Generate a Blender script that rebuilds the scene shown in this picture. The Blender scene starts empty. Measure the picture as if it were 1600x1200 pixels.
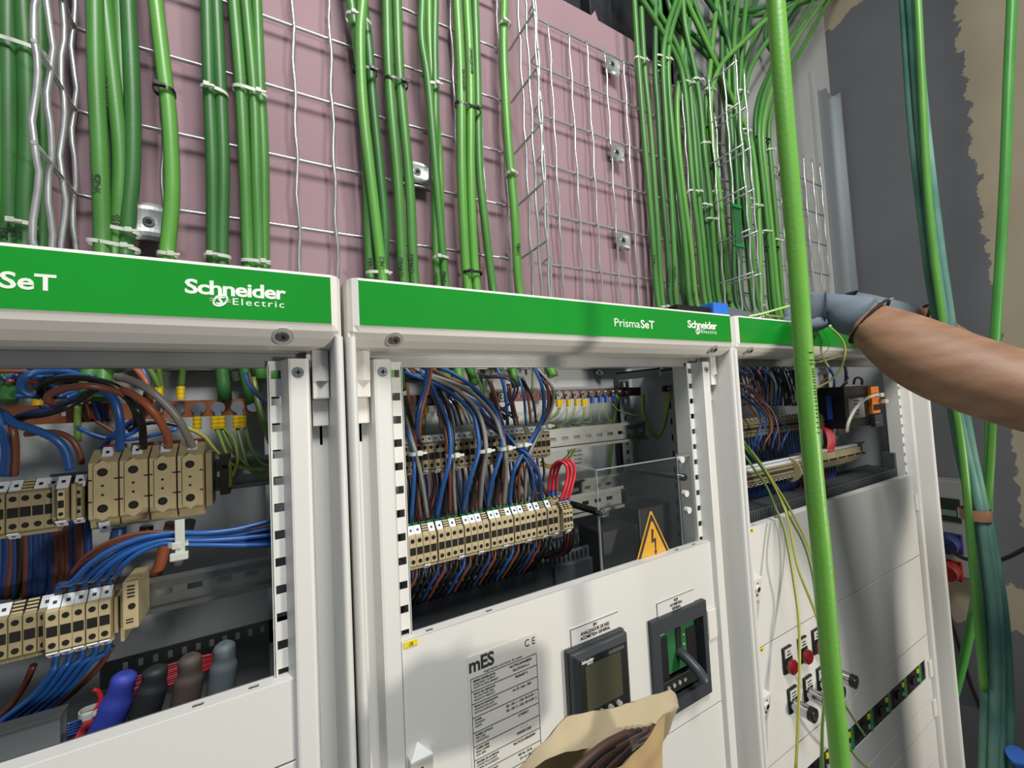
import bpy, bmesh, math, random
from mathutils import Vector, Matrix

random.seed(7)
scn = bpy.context.scene
COL = scn.collection

# ------------------------------------------------------------------ camera
CX, CY, CZ = -0.06548, -0.41182, 1.87449
FPX = 663.52
_right = Vector((0.8645619142640442, -0.4999367238757634, -0.05095064792974124))
_up = Vector((0.0212493022148761, -0.06492875905401528, 0.99766363239475))
_fwd = Vector((0.5020768502525013, 0.8636246455307274, 0.045511625684577166))
CAM = Vector((CX, CY, CZ))
cam_data = bpy.data.cameras.new('camera')
cam = bpy.data.objects.new('camera', cam_data)
COL.objects.link(cam)
cam_data.sensor_width = 36.0
cam_data.lens = FPX / 1600 * 36.0
cam_data.clip_start = 0.01
cam_data.clip_end = 50
m = Matrix.Identity(4)
for i in range(3):
    m[i][0] = _right[i]; m[i][1] = _up[i]; m[i][2] = -_fwd[i]; m[i][3] = CAM[i]
cam.matrix_world = m
scn.camera = cam

# ------------------------------------------------------------------ light
scn.view_settings.view_transform = 'Standard'
scn.view_settings.look = 'None'
scn.view_settings.gamma = 1.0
scn.view_settings.use_curve_mapping = False
scn.view_settings.exposure = 0.0
world = bpy.data.worlds.new('world')
scn.world = world
world.use_nodes = True
wn = world.node_tree
wn.nodes['Background'].inputs[0].default_value = (0.78, 0.88, 1.0, 1)
wn.nodes['Background'].inputs[1].default_value = 0.21


def area(name, loc, target, size, power, color, size_y=None):
    d = bpy.data.lights.new(name, 'AREA')
    d.energy = power; d.color = color; d.size = size
    if size_y:
        d.shape = 'RECTANGLE'; d.size_y = size_y
    o = bpy.data.objects.new(name, d)
    COL.objects.link(o)
    o.location = loc
    v = Vector(target) - Vector(loc)
    o.rotation_euler = v.to_track_quat('-Z', 'Y').to_euler()
    return o


# warm work lamp standing low behind the photographer, and a cool ceiling fitting
area('work_lamp', (1.35, -2.3, 1.50), (0.6, 0.1, 1.8), 0.26, 36, (1.0, 0.91, 0.78))
area('ceiling_lamp', (0.10, -0.98, 3.50), (0.3, 0.1, 1.8), 0.55, 44, (1.0, 0.97, 0.93))


# ------------------------------------------------------------------ pixels to points
def ray(px, py):
    return _right * ((px - 800) / FPX) - _up * ((py - 600) / FPX) + _fwd


def P(px, py, Y):
    r = ray(px, py)
    return CAM + r * ((Y - CY) / r.y)


def PX(px, py, X):
    r = ray(px, py)
    return CAM + r * ((X - CX) / r.x)


def PD(px, py, D):
    return CAM + ray(px, py) * D


# ------------------------------------------------------------------ materials
def lin(c):
    return tuple((x / 12.92 if x <= 0.04045 else ((x + 0.055) / 1.055) ** 2.4) for x in c)


def hexc(h):
    return lin(tuple(int(h[i:i + 2], 16) / 255 for i in (0, 2, 4)))


MATS = {}


def mat(name, color, rough=0.5, metal=0.0, spec=0.5, bump=0.0, bscale=200.0, vary=0.0, vscale=8.0,
        color2=None, coat=0.0, trans=0.0, emit=None, estr=0.0, stretch=None, alpha=None):
    if name in MATS:
        return MATS[name]
    mt = bpy.data.materials.new(name)
    mt.use_nodes = True
    nt = mt.node_tree
    b = nt.nodes['Principled BSDF']
    c = hexc(color)
    b.inputs['Base Color'].default_value = (*c, 1)
    b.inputs['Roughness'].default_value = rough
    b.inputs['Metallic'].default_value = metal
    b.inputs['Specular IOR Level'].default_value = spec
    b.inputs['Coat Weight'].default_value = coat
    b.inputs['Transmission Weight'].default_value = trans
    if emit:
        b.inputs['Emission Color'].default_value = (*hexc(emit), 1)
        b.inputs['Emission Strength'].default_value = estr
    tc = None
    if vary > 0 or color2 or bump > 0:
        tc = nt.nodes.new('ShaderNodeTexCoord')
        src = tc.outputs['Object']
        if stretch:
            mp = nt.nodes.new('ShaderNodeMapping')
            mp.inputs['Scale'].default_value = stretch
            nt.links.new(src, mp.inputs[0])
            src = mp.outputs[0]
    if vary > 0 or color2:
        n = nt.nodes.new('ShaderNodeTexNoise')
        n.inputs['Scale'].default_value = vscale
        n.inputs['Detail'].default_value = 6
        nt.links.new(src, n.inputs['Vector'])
        r = nt.nodes.new('ShaderNodeValToRGB')
        r.color_ramp.elements[0].position = 0.35
        r.color_ramp.elements[1].position = 0.68
        c2 = hexc(color2) if color2 else tuple(max(0, x * (1 - vary)) for x in c)
        r.color_ramp.elements[0].color = (*c, 1)
        r.color_ramp.elements[1].color = (*c2, 1)
        nt.links.new(n.outputs['Fac'], r.inputs[0])
        nt.links.new(r.outputs[0], b.inputs['Base Color'])
    if bump > 0:
        n2 = nt.nodes.new('ShaderNodeTexNoise')
        n2.inputs['Scale'].default_value = bscale
        n2.inputs['Detail'].default_value = 3
        nt.links.new(src, n2.inputs['Vector'])
        bp = nt.nodes.new('ShaderNodeBump')
        bp.inputs['Strength'].default_value = bump
        bp.inputs['Distance'].default_value = 0.001
        nt.links.new(n2.outputs['Fac'], bp.inputs['Height'])
        nt.links.new(bp.outputs[0], b.inputs['Normal'])
    MATS[name] = mt
    return mt


WHITE = mat('powder coated white', 'D9DAD6', 0.42, bump=0.12, bscale=900)
WHITE_S = mat('smooth white plastic', 'E2E0DA', 0.33)
GREYP = mat('grey zinc sheet', '8E9291', 0.42, 0.6, vary=0.25, vscale=14)
GALV = mat('galvanised steel', '969A99', 0.34, 0.85, vary=0.3, vscale=25)
BACK = mat('white backplate', 'A6ABAD', 0.35)
STRIP_G = mat('green banner strip', '15912A', 0.22, coat=0.3, vary=0.16, vscale=5)
LETTER = mat('white print', 'E6EEE6', 0.5)
BLACKP = mat('black print', '1B1B1D', 0.55)
DARKP = mat('black plastic', '101114', 0.42)
ANTHR = mat('anthracite plastic', '30353B', 0.45, bump=0.1, bscale=700)
DUCT = mat('grey trunking', '4A4F53', 0.5)
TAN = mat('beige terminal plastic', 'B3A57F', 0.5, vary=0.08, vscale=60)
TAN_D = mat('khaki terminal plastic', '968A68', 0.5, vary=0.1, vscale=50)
HOLE = mat('dark hole', '0A0908', 0.8)
TAGW = mat('white marker', 'D7DEE4', 0.45)
COPPER = mat('copper bar', '99603F', 0.45, 0.55, vary=0.3, vscale=30)
COPPER_D = mat('brown copper bar', '5A2F26', 0.45, 0.3, vary=0.3, vscale=30)
GALVB = mat('bright galvanised plate', 'C2C8C8', 0.38, 0.75, vary=0.15, vscale=60)
STEEL = mat('bright steel', 'C9CCCE', 0.2, 1.0)
WIREST = mat('zinc wire', 'CDD1D2', 0.3, 0.7, vary=0.2, vscale=40)
CG = mat('green cable jacket', '48823B', 0.42, vary=0.22, vscale=9, bump=0.1, bscale=300)
CG_D = mat('darker green cable jacket', '336B33', 0.45, vary=0.22, vscale=9, bump=0.1, bscale=300)
CG_L = mat('light green cable jacket', '5C9A42', 0.4, vary=0.16, vscale=9, bump=0.1, bscale=300)
CG_B = mat('bright green cable jacket', '6DAE44', 0.4, vary=0.12, vscale=12, bump=0.25, bscale=240)
TEAL = mat('dusty teal cable jacket', '2F6A5E', 0.6, color2='6F9A8C', vscale=22, bump=0.35, bscale=160, stretch=(1, 1, .35))
W_BLUE = mat('blue wire', '215294', 0.36)
W_BLUED = mat('deep blue wire', '1C3E78', 0.4)
W_BROWN = mat('brown wire', '6E3F2F', 0.4)
W_BLACK = mat('black wire', '17181A', 0.36)
W_GREY = mat('grey wire', '85827F', 0.4)
W_RED = mat('red wire', 'C22B38', 0.36)
W_YEL = mat('yellow stripe', 'A9AA48', 0.4)
W_GRN = mat('green stripe', '5B7B3A', 0.4)
TIE = mat('natural nylon tie', 'C9CFC4', 0.4, trans=0.15)
TIEB = mat('black nylon tie', '111214', 0.4)
YEL = mat('yellow plastic', 'C9A90F', 0.45)
YELT = mat('yellow tag', 'E3CC22', 0.5)
BLUEP = mat('blue plastic', '22489E', 0.4)
BLUEB = mat('bright blue plastic', '2F6FD0', 0.4)
GRNP = mat('green plastic', '1F5E34', 0.45)
REDLENS = mat('dark red lens', '7A0E18', 0.2, coat=0.5)
CHROME = mat('chrome', 'B4B6B8', 0.16, 1.0)
KRAFT = mat('kraft paper', 'B0956A', 0.75, vary=0.14, vscale=18, bump=0.35, bscale=90)
KRAFT_L = mat('pale kraft paper', 'AFA283', 0.7, vary=0.12, vscale=14, bump=0.35, bscale=70)
SKIN = mat('tanned skin', 'A27D64', 0.55, color2='8A6750', vscale=20, bump=0.25, bscale=260, stretch=(1, 1, 3))
GLOVE = mat('blue grey knitted glove', '6E7B88', 0.85, bump=0.5, bscale=700)
GLOVE_P = mat('dark grey glove palm', '4B5057', 0.7, bump=0.4, bscale=400)
CUFF = mat('dark cuff hem', '2A1D20', 0.8)
CLOTH = mat('navy work shirt', '20283A', 0.9)
TROUS = mat('dark work trousers', '22252B', 0.9)
HAIR = mat('dark hair', '1C1512', 0.7)
GREYW = mat('grey plastic', '9A9E9E', 0.5)


def striped(name):
    return [W_GRN, W_YEL]


# clear acrylic
def glassy(name, tint, mix):
    mt = bpy.data.materials.new(name); mt.use_nodes = True
    nt = mt.node_tree
    b = nt.nodes['Principled BSDF']; out = nt.nodes['Material Output']
    b.inputs['Base Color'].default_value = (*hexc(tint), 1)
    b.inputs['Roughness'].default_value = 0.06
    tr = nt.nodes.new('ShaderNodeBsdfTransparent')
    mx = nt.nodes.new('ShaderNodeMixShader'); mx.inputs[0].default_value = mix
    nt.links.new(tr.outputs[0], mx.inputs[1]); nt.links.new(b.outputs[0], mx.inputs[2])
    nt.links.new(mx.outputs[0], out.inputs[0])
    return mt


ACRYL = glassy('clear acrylic', '5A6264', 0.09)
ACRYL_E = glassy('acrylic edge', 'C8D2D4', 0.45)

# pink plasterboard
PINK = mat('pink plasterboard', '967E86', 0.85, color2='8F767E', vscale=5, bump=0.25, bscale=120)
GREYWALL = mat('grey white board', '9DA0A0', 0.8, vary=0.12, vscale=3)
DKSTEEL = mat('dark steel section', '3A3E45', 0.5, 0.5, vary=0.3, vscale=6)
FLOORM = mat('grey concrete floor', '55565A', 0.8, vary=0.3, vscale=5)


def right_wall_material():
    mt = bpy.data.materials.new('grey wall with joint filler'); mt.use_nodes = True
    nt = mt.node_tree; b = nt.nodes['Principled BSDF']
    b.inputs['Roughness'].default_value = 0.85
    g = nt.nodes.new('ShaderNodeNewGeometry')
    sep = nt.nodes.new('ShaderNodeSeparateXYZ'); nt.links.new(g.outputs['Position'], sep.inputs[0])
    n = nt.nodes.new('ShaderNodeTexNoise'); n.inputs['Scale'].default_value = 16; n.inputs['Detail'].default_value = 10
    n.inputs['Roughness'].default_value = 0.68
    mp = nt.nodes.new('ShaderNodeMapping'); mp.inputs['Scale'].default_value = (1, 1, 1.4)
    nt.links.new(g.outputs['Position'], mp.inputs[0]); nt.links.new(mp.outputs[0], n.inputs['Vector'])

    def math_(op, a, bb, v=None):
        q = nt.nodes.new('ShaderNodeMath'); q.operation = op
        for k, x in enumerate((a, bb)):
            if isinstance(x, (int, float)):
                q.inputs[k].default_value = x
            else:
                nt.links.new(x, q.inputs[k])
        return q.outputs[0]
    nz = math_('MULTIPLY', math_('SUBTRACT', n.outputs['Fac'], 0.5), 0.085)
    y = math_('ADD', sep.outputs['Y'], nz)
    z = math_('ADD', sep.outputs['Z'], nz)
    # vertical filler band towards the camera (narrow at the far side), horizontal band low down
    zf = math_('MULTIPLY', math_('SUBTRACT', z, 2.0), 0.02)
    edge = math_('ADD', -0.060, zf)
    band = math_('LESS_THAN', y, edge)
    band = math_('MULTIPLY', band, math_('GREATER_THAN', y, -0.34))
    low = math_('MULTIPLY', math_('LESS_THAN', z, 1.262), math_('GREATER_THAN', z, 1.13))
    top = math_('MULTIPLY', math_('GREATER_THAN', math_('ADD', z, math_('MULTIPLY', y, 0.15)), 3.262), math_('GREATER_THAN', y, 0.18))
    fac = math_('MAXIMUM', math_('MAXIMUM', band, low), top)
    n2 = nt.nodes.new('ShaderNodeTexNoise'); n2.inputs['Scale'].default_value = 6; n2.inputs['Detail'].default_value = 8
    nt.links.new(g.outputs['Position'], n2.inputs['Vector'])
    r1 = nt.nodes.new('ShaderNodeValToRGB')
    r1.color_ramp.elements[0].color = (*hexc('54565A'), 1); r1.color_ramp.elements[1].color = (*hexc('64666C'), 1)
    r2 = nt.nodes.new('ShaderNodeValToRGB')
    r2.color_ramp.elements[0].color = (*hexc('8C8370'), 1); r2.color_ramp.elements[1].color = (*hexc('A39A85'), 1)
    nt.links.new(n2.outputs['Fac'], r1.inputs[0]); nt.links.new(n2.outputs['Fac'], r2.inputs[0])
    mx = nt.nodes.new('ShaderNodeMix'); mx.data_type = 'RGBA'
    nt.links.new(fac, mx.inputs['Factor'])
    nt.links.new(r1.outputs[0], mx.inputs['A']); nt.links.new(r2.outputs[0], mx.inputs['B'])
    nt.links.new(mx.outputs['Result'], b.inputs['Base Color'])
    return mt


WALLR = right_wall_material()


# ------------------------------------------------------------------ mesh builders
def org(o):
    """world place of an object or the world origin (objects here are only moved, never turned)"""
    v = Vector((0, 0, 0))
    while o is not None:
        v += o.location
        o = o.parent
    return v


class MB:
    def __init__(self):
        self.v = []; self.f = []; self.mi = []; self.sm = []

    def add(self, verts, faces, mi=0, smooth=False):
        n = len(self.v)
        self.v.extend([Vector(p) for p in verts])
        for f in faces:
            self.f.append([n + i for i in f]); self.mi.append(mi); self.sm.append(smooth)
        return self

    def box(self, x0, x1, y0, y1, z0, z1, mi=0, ch=0.0):
        if ch <= 0:
            vs = [(x, y, z) for z in (z0, z1) for y in (y0, y1) for x in (x0, x1)]
            self.add(vs, [(0, 2, 3, 1), (4, 5, 7, 6), (0, 1, 5, 4), (2, 6, 7, 3), (0, 4, 6, 2), (1, 3, 7, 5)], mi)
        else:
            c = min(ch, abs(x1 - x0) * .45, abs(y1 - y0) * .45, abs(z1 - z0) * .45)
            bm = bmesh.new()
            bmesh.ops.create_cube(bm, size=1)
            for q in bm.verts:
                q.co = Vector((x0 + (q.co.x + .5) * (x1 - x0), y0 + (q.co.y + .5) * (y1 - y0), z0 + (q.co.z + .5) * (z1 - z0)))
            bmesh.ops.bevel(bm, geom=bm.edges[:] + bm.verts[:], offset=c, segments=2, affect='EDGES', profile=0.6)
            self.bm(bm, mi)
        return self

    def bm(self, bm, mi=0, smooth=False, M=None):
        bm.verts.index_update()
        vs = [(M @ q.co) if M else q.co.copy() for q in bm.verts]
        self.add(vs, [[q.index for q in f.verts] for f in bm.faces], mi, smooth)
        bm.free()
        return self

    def prism(self, prof, x0, x1, axis='X', mi=0, smooth=False, scale_ends=None):
        """closed profile pulled along an axis; profile is (Y,Z) for X, (X,Y) for Z, (X,Z) for Y"""
        def pt(a, b, t):
            return (t, a, b) if axis == 'X' else ((a, b, t) if axis == 'Z' else (a, t, b))
        n = len(prof)
        vs = [pt(a, b, x0) for a, b in prof] + [pt(a, b, x1) for a, b in prof]
        fs = [(i, (i + 1) % n, n + (i + 1) % n, n + i) for i in range(n)]
        self.add(vs, fs, mi, smooth)
        self.add(vs, [list(range(n))[::-1], [n + i for i in range(n)]], mi)
        return self

    def cyl(self, c, r, h, axis='Y', seg=20, mi=0, r2=None, cap=True, smooth=True):
        """from c along +axis for h"""
        c = Vector(c); r2 = r if r2 is None else r2
        ax = {'X': Vector((1, 0, 0)), 'Y': Vector((0, 1, 0)), 'Z': Vector((0, 0, 1))}[axis] if isinstance(axis, str) else Vector(axis).normalized()
        u = ax.orthogonal().normalized(); w = ax.cross(u)
        vs = []
        for k, (t, rr) in enumerate(((0, r), (h, r2))):
            for i in range(seg):
                a = 2 * math.pi * i / seg
                vs.append(c + ax * t + u * (rr * math.cos(a)) + w * (rr * math.sin(a)))
        self.add(vs, [(i, (i + 1) % seg, seg + (i + 1) % seg, seg + i) for i in range(seg)], mi, smooth)
        if cap:
            self.add(vs, [list(range(seg))[::-1], [seg + i for i in range(seg)]], mi)
        return self

    def ball(self, c, r, mi=0, sub=2, sc=(1, 1, 1)):
        bm = bmesh.new()
        bmesh.ops.create_icosphere(bm, subdivisions=sub, radius=r)
        for q in bm.verts:
            q.co = Vector((q.co.x * sc[0], q.co.y * sc[1], q.co.z * sc[2])) + Vector(c)
        return self.bm(bm, mi, True)

    def tube(self, pts, r, seg=8, mi=0, mi2=None, twist=0.0, radii=None, flat=None, cap=True):
        """swept tube; mi2 colours a stripe; flat=(a,b) gives an oval section"""
        pts = [Vector(p) for p in pts]
        n = len(pts)
        t = [(pts[min(i + 1, n - 1)] - pts[max(i - 1, 0)]).normalized() for i in range(n)]
        u = t[0].orthogonal().normalized()
        rings = []
        for i in range(n):
            if i:
                u = (u - t[i] * u.dot(t[i]))
                u = u.normalized() if u.length > 1e-6 else t[i].orthogonal().normalized()
            w = t[i].cross(u)
            rr = radii[i] if radii else r
            ring = []
            for k in range(seg):
                a = 2 * math.pi * k / seg + twist * i
                ring.append(pts[i] + u * (math.cos(a) * rr) + w * (math.sin(a) * rr))
            rings.append(ring)
        base = len(self.v)
        for ring in rings:
            self.v.extend(ring)
        for i in range(n - 1):
            for k in range(seg):
                a = base + i * seg + k; b = base + i * seg + (k + 1) % seg
                self.f.append([a, b, b + seg, a + seg])
                self.mi.append(mi2 if (mi2 is not None and k < seg * 0.38) else mi); self.sm.append(True)
        if cap:
            self.f.append([base + k for k in range(seg)][::-1]); self.mi.append(mi); self.sm.append(False)
            self.f.append([base + (n - 1) * seg + k for k in range(seg)]); self.mi.append(mi); self.sm.append(False)
        return self

    def xf(self, M, start=0):
        for i in range(start, len(self.v)):
            self.v[i] = M @ self.v[i]
        return self

    def build(self, name, mats, parent=None, at=None):
        """link as one mesh; vertices are in world space; 'at' is the object's own place"""
        if not isinstance(mats, (list, tuple)):
            mats = [mats]
        o0 = org(parent)
        loc = Vector(at) if at is not None else o0
        me = bpy.data.meshes.new(name)
        me.from_pydata([tuple(p - loc) for p in self.v], [], self.f)
        for q in mats:
            me.materials.append(q)
        me.polygons.foreach_set('material_index', self.mi)
        me.polygons.foreach_set('use_smooth', self.sm)
        me.update()
        o = bpy.data.objects.new(name, me)
        COL.objects.link(o)
        o.location = loc - o0
        if parent is not None:
            o.parent = parent
        return o


def tag(o, label=None, cat=None, group=None, kind=None):
    if label: o['label'] = label
    if cat: o['category'] = cat
    if group: o['group'] = group
    if kind: o['kind'] = kind
    return o


def thing(name, loc, label, cat, group=None):
    o = bpy.data.objects.new(name, None)
    COL.objects.link(o)
    o.empty_display_size = 0.02
    o.location = loc
    return tag(o, label, cat, group)


def copy_tree(o, loc, label=None, group=None, parent=None):
    c = o.copy(); COL.objects.link(c); c.location = loc
    if parent is not None: c.parent = parent
    if label: c['label'] = label
    if group: c['group'] = group
    for ch in list(o.children):
        copy_tree(ch, ch.location.copy(), parent=c)
    return c


def smooth_path(pts, step=6):
    pts = [Vector(p) for p in pts]
    if len(pts) < 3:
        return [pts[0].lerp(pts[-1], i / 4) for i in range(5)]
    out = []
    n = len(pts)
    for i in range(n - 1):
        p0 = pts[max(i - 1, 0)]; p1 = pts[i]; p2 = pts[i + 1]; p3 = pts[min(i + 2, n - 1)]
        if i == 0: p0 = p1 * 2 - p2
        if i == n - 2: p3 = p2 * 2 - p1
        for k in range(step):
            t = k / step
            out.append(0.5 * ((2 * p1) + (p2 - p0) * t + (2 * p0 - 5 * p1 + 4 * p2 - p3) * t * t + (3 * p1 - p0 - 3 * p2 + p3) * t ** 3))
    out.append(pts[-1])
    return out


def plate_cells(us, vs, filled):
    """grid of cells -> list of (faces front/back/edges) in (u,v,depth) space as a unit-depth plate"""
    verts = {}; V = []; F = []

    def vid(i, j, k):
        if (i, j, k) not in verts:
            verts[(i, j, k)] = len(V); V.append((us[i], vs[j], k))
        return verts[(i, j, k)]
    nu, nv = len(us) - 1, len(vs) - 1
    for i in range(nu):
        for j in range(nv):
            if not filled(i, j): continue
            F.append((vid(i, j, 0), vid(i + 1, j, 0), vid(i + 1, j + 1, 0), vid(i, j + 1, 0)))
            F.append((vid(i, j, 1), vid(i, j + 1, 1), vid(i + 1, j + 1, 1), vid(i + 1, j, 1)))
            for (a, b, di, dj) in (((i, j), (i, j + 1), -1, 0), ((i + 1, j + 1), (i + 1, j), 1, 0), ((i + 1, j), (i, j), 0, -1), ((i, j + 1), (i + 1, j + 1), 0, 1)):
                ii, jj = i + di, j + dj
                if ii < 0 or jj < 0 or ii >= nu or jj >= nv or not filled(ii, jj):
                    F.append((vid(*a, 0), vid(*b, 0), vid(*b, 1), vid(*a, 1)))
    return V, F


def holed_plate(mb, u0, u1, v0, v1, holes, fn, mi=0):
    """plate with rectangular holes [(a,b,c,d)]; fn(u,v,k) gives the world point (k = 0 front, 1 back)"""
    us = sorted(set([u0, u1] + [h[0] for h in holes] + [h[1] for h in holes]))
    vs = sorted(set([v0, v1] + [h[2] for h in holes] + [h[3] for h in holes]))

    def filled(i, j):
        cu = (us[i] + us[i + 1]) / 2; cv = (vs[j] + vs[j + 1]) / 2
        return not any(h[0] < cu < h[1] and h[2] < cv < h[3] for h in holes)
    V, F = plate_cells(us, vs, filled)
    mb.add([fn(*q) for q in V], F, mi)
    return mb


def text(name, s, size, loc, mats, parent, align='CENTER', sx=1.0, bold=0.0, sp=1.0, ext=0.0003, label=None, shear=0.0, fit=None):
    """raised lettering facing -Y; loc is the world place of the baseline anchor"""
    cu = bpy.data.curves.new(name, 'FONT')
    cu.body = s; cu.size = size; cu.align_x = align; cu.extrude = ext; cu.offset = bold * size
    cu.space_character = sp; cu.space_line = 0.85; cu.shear = shear
    cu.resolution_u = 3
    tmp = bpy.data.objects.new(name, cu)
    COL.objects.link(tmp)
    dg = bpy.context.evaluated_depsgraph_get()
    me = bpy.data.meshes.new_from_object(tmp.evaluated_get(dg))
    bpy.data.objects.remove(tmp)
    o0 = org(parent)
    loc = Vector(loc)
    for q in me.vertices:
        x, y, z = q.co
        q.co = Vector((x * sx, -z, y)) + loc - o0
    if fit:                                # stretch to the measured width
        xs_f = [q.co.x for q in me.vertices]; a_f, b_f = min(xs_f), max(xs_f)
        for q in me.vertices: q.co.x = fit[0] - o0.x + (q.co.x - a_f) * (fit[1] - fit[0]) / (b_f - a_f)
    me.materials.clear(); me.materials.append(mats)
    o = bpy.data.objects.new(name, me)
    COL.objects.link(o)
    o.parent = parent
    if label: o['label'] = label
    return o


# ------------------------------------------------------------------ the setting
MB().box(-4, 4, -4, 1, -0.05, 0).build('floor', FLOORM)
tag(bpy.data.objects['floor'], 'grey floor far below the cabinets', kind='structure')

# pink lining board with a ragged upper edge behind it the grey white wall
mb = MB()
prof = [(-2.2, 0.0), (0.62, 0.0), (0.62, 0.0)]
xs = [-2.2, -0.5, 0.2, 0.46, 0.60]
zt = 2.75
outl = [(-2.2, 0), (0.905, 0), (0.905, 2.58), (0.86, 2.64), (0.80, 2.68), (0.745, 2.705), (0.70, 2.722), (0.60, 2.725), (0.592, 2.745), (0.580, 2.728), (-2.2, 2.730)]
mb.prism(outl, 0.264, 0.300, 'Y')
w = mb.build('wall_back', PINK)
tag(w, 'pink plasterboard lining behind the wire trays', kind='structure')
mb = MB()
w = MB().box(-2.6, 1.86, 0.42, 0.5, 0, 2.9).build('wall_rear', mat('painted void darkness', '202226', 0.9)); tag(w, 'near-black sheet standing in for the dark space behind the pink board', kind='structure')  # darkness behind the board is painted as a near-black box
# grey white board from the pink edge to the corner
w = MB().box(0.95, 1.80, 0.300, 0.34, 0, 3.6).build('wall_rear', GREYWALL); tag(w, 'grey white board behind the right wire tray', kind='structure')
# right wall
w = MB().box(1.80, 1.90, -0.9, 0.45, 0, 3.7).build('wall_right', WALLR); tag(w, 'dark grey side wall with beige joint filler', kind='structure')
# steel profile in the corner
mb = MB()
mb.box(1.70, 1.712, 0.275, 0.299, 0, 2.95).box(1.712, 1.785, 0.282, 0.299, 0, 2.95).box(1.778, 1.785, 0.262, 0.292, 0, 2.95)
w = mb.build('trim_1', mat('pale zinc profile', '9AA1A6', 0.4, 0.6)); tag(w, 'zinc corner profile beside the grey board', kind='structure')
w = MB().box(1.64, 1.66, 0.290, 0.2995, 0, 3.0).build('trim_2', GREYWALL); tag(w, 'thin joint strip on the grey board', kind='structure')
# steel sections over the pink board
for k, (x0, x1) in enumerate(((0.47, 0.50), (0.575, 0.625), (0.655, 0.73))):
    w = MB().box(x0, x1, 0.345, 0.40, 2.5, 3.8, ch=0.003).build('trim_%d' % (3 + k), DKSTEEL)
    tag(w, 'dark steel upright rising above the pink board', kind='structure')
w = MB().box(-2.6, 1.8, 0.42, 0.5, 2.9, 4.0).build('wall_rear', mat('painted void darkness', '202226')); tag(w, 'near-black sheet standing in for the unlit opening above the pink board', kind='structure')  # near-black colour stands in for the unlit depth above the board

# ------------------------------------------------------------------ wire trays
LEVELS = [1.94 + 0.1 * k for k in range(8)]


def wavy(x, y, z0, z1, ph, amp=0.0013, per=0.1):
    n = int((z1 - z0) / 0.0167) + 1
    return [(x + amp * math.sin(2 * math.pi * (z0 + (z1 - z0) * i / n) / per + ph) * (1 + .4 * math.sin(i * 1.7 + ph)),
             y + 0.6 * amp * math.cos(2 * math.pi * (z0 + (z1 - z0) * i / n) / per + ph), z0 + (z1 - z0) * i / n) for i in range(n + 1)]


def tray(x0, x1, xv, ztop, label, left_ys, right_ys, zl, zoff=0.0):
    t = thing('wire_cable_tray', ((x0 + x1) / 2, 0.245, 1.92), label, 'cable tray', 'wire mesh cable trays on the back wall')
    for x in xv:
        MB().tube(wavy(x, 0.245, 1.92, ztop, x * 37), 0.0024, 6).build('upright_wire', WIREST, t)
    for side, X, ys in ((-1, x0, left_ys), (1, x1, right_ys)):
        for q_, y in enumerate(ys):
            MB().tube(wavy(X, y, 1.92, ztop + 0.02, .6 + math.pi * (q_ % 2), .0019 if side < 0 and x0 < 0 else .0013), 0.0029 if x0 < 0 and side < 0 else 0.0024, 7).build('upright_wire', WIREST, t)
    for z in [q + zoff for q in LEVELS if q <= zl + 1e-6]:
        yl = min(left_ys) if left_ys else 0.2495; yr = min(right_ys) if right_ys else 0.2495
        pts = []
        if left_ys: pts += [(x0, yl - 0.004, z + .004), (x0, (yl + .2495) / 2, z + .001), (x0, 0.240, z), (x0 + 0.002, 0.2475, z)]
        pts += [(x0 + 0.012, 0.2497, z), (x1 - 0.012, 0.2497, z)]
        if right_ys: pts += [(x1 - 0.002, 0.2475, z), (x1, 0.240, z), (x1, (yr + .2495) / 2, z + .001), (x1, yr - 0.004, z + .004)]
        MB().tube(pts, 0.0024, 6).build('cross_wire', WIREST, t)
    return t


tray_a = tray(-0.25, 0.3466, [-0.20, -0.17, -0.12, -0.07, -0.02, 0.03, 0.08, 0.13, 0.18, 0.23, 0.28, 0.325], 2.72,
              'wide zinc wire mesh tray on pink board behind the left and middle cable bundles', [0.150, 0.181, 0.213, 0.2445], [0.157, 0.181, 0.205], 2.64)
tray_b = tray(0.3977, 0.90, [0.4446, 0.4963, 0.5439, 0.5957, 0.6515, 0.70, 0.75, 0.80, 0.85], 2.64,
              'zinc wire mesh tray with bare squares in the middle of the pink board', [0.222], [0.135, 0.165, 0.205], 2.64)
tray_c = tray(0.93, 1.56, [0.98, 1.03, 1.08, 1.13, 1.18, 1.23, 1.28, 1.33, 1.38, 1.4285, 1.4826, 1.535], 2.615,
              'zinc wire mesh tray on the grey board above the right cabinet', [0.135], [], 2.54)


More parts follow.
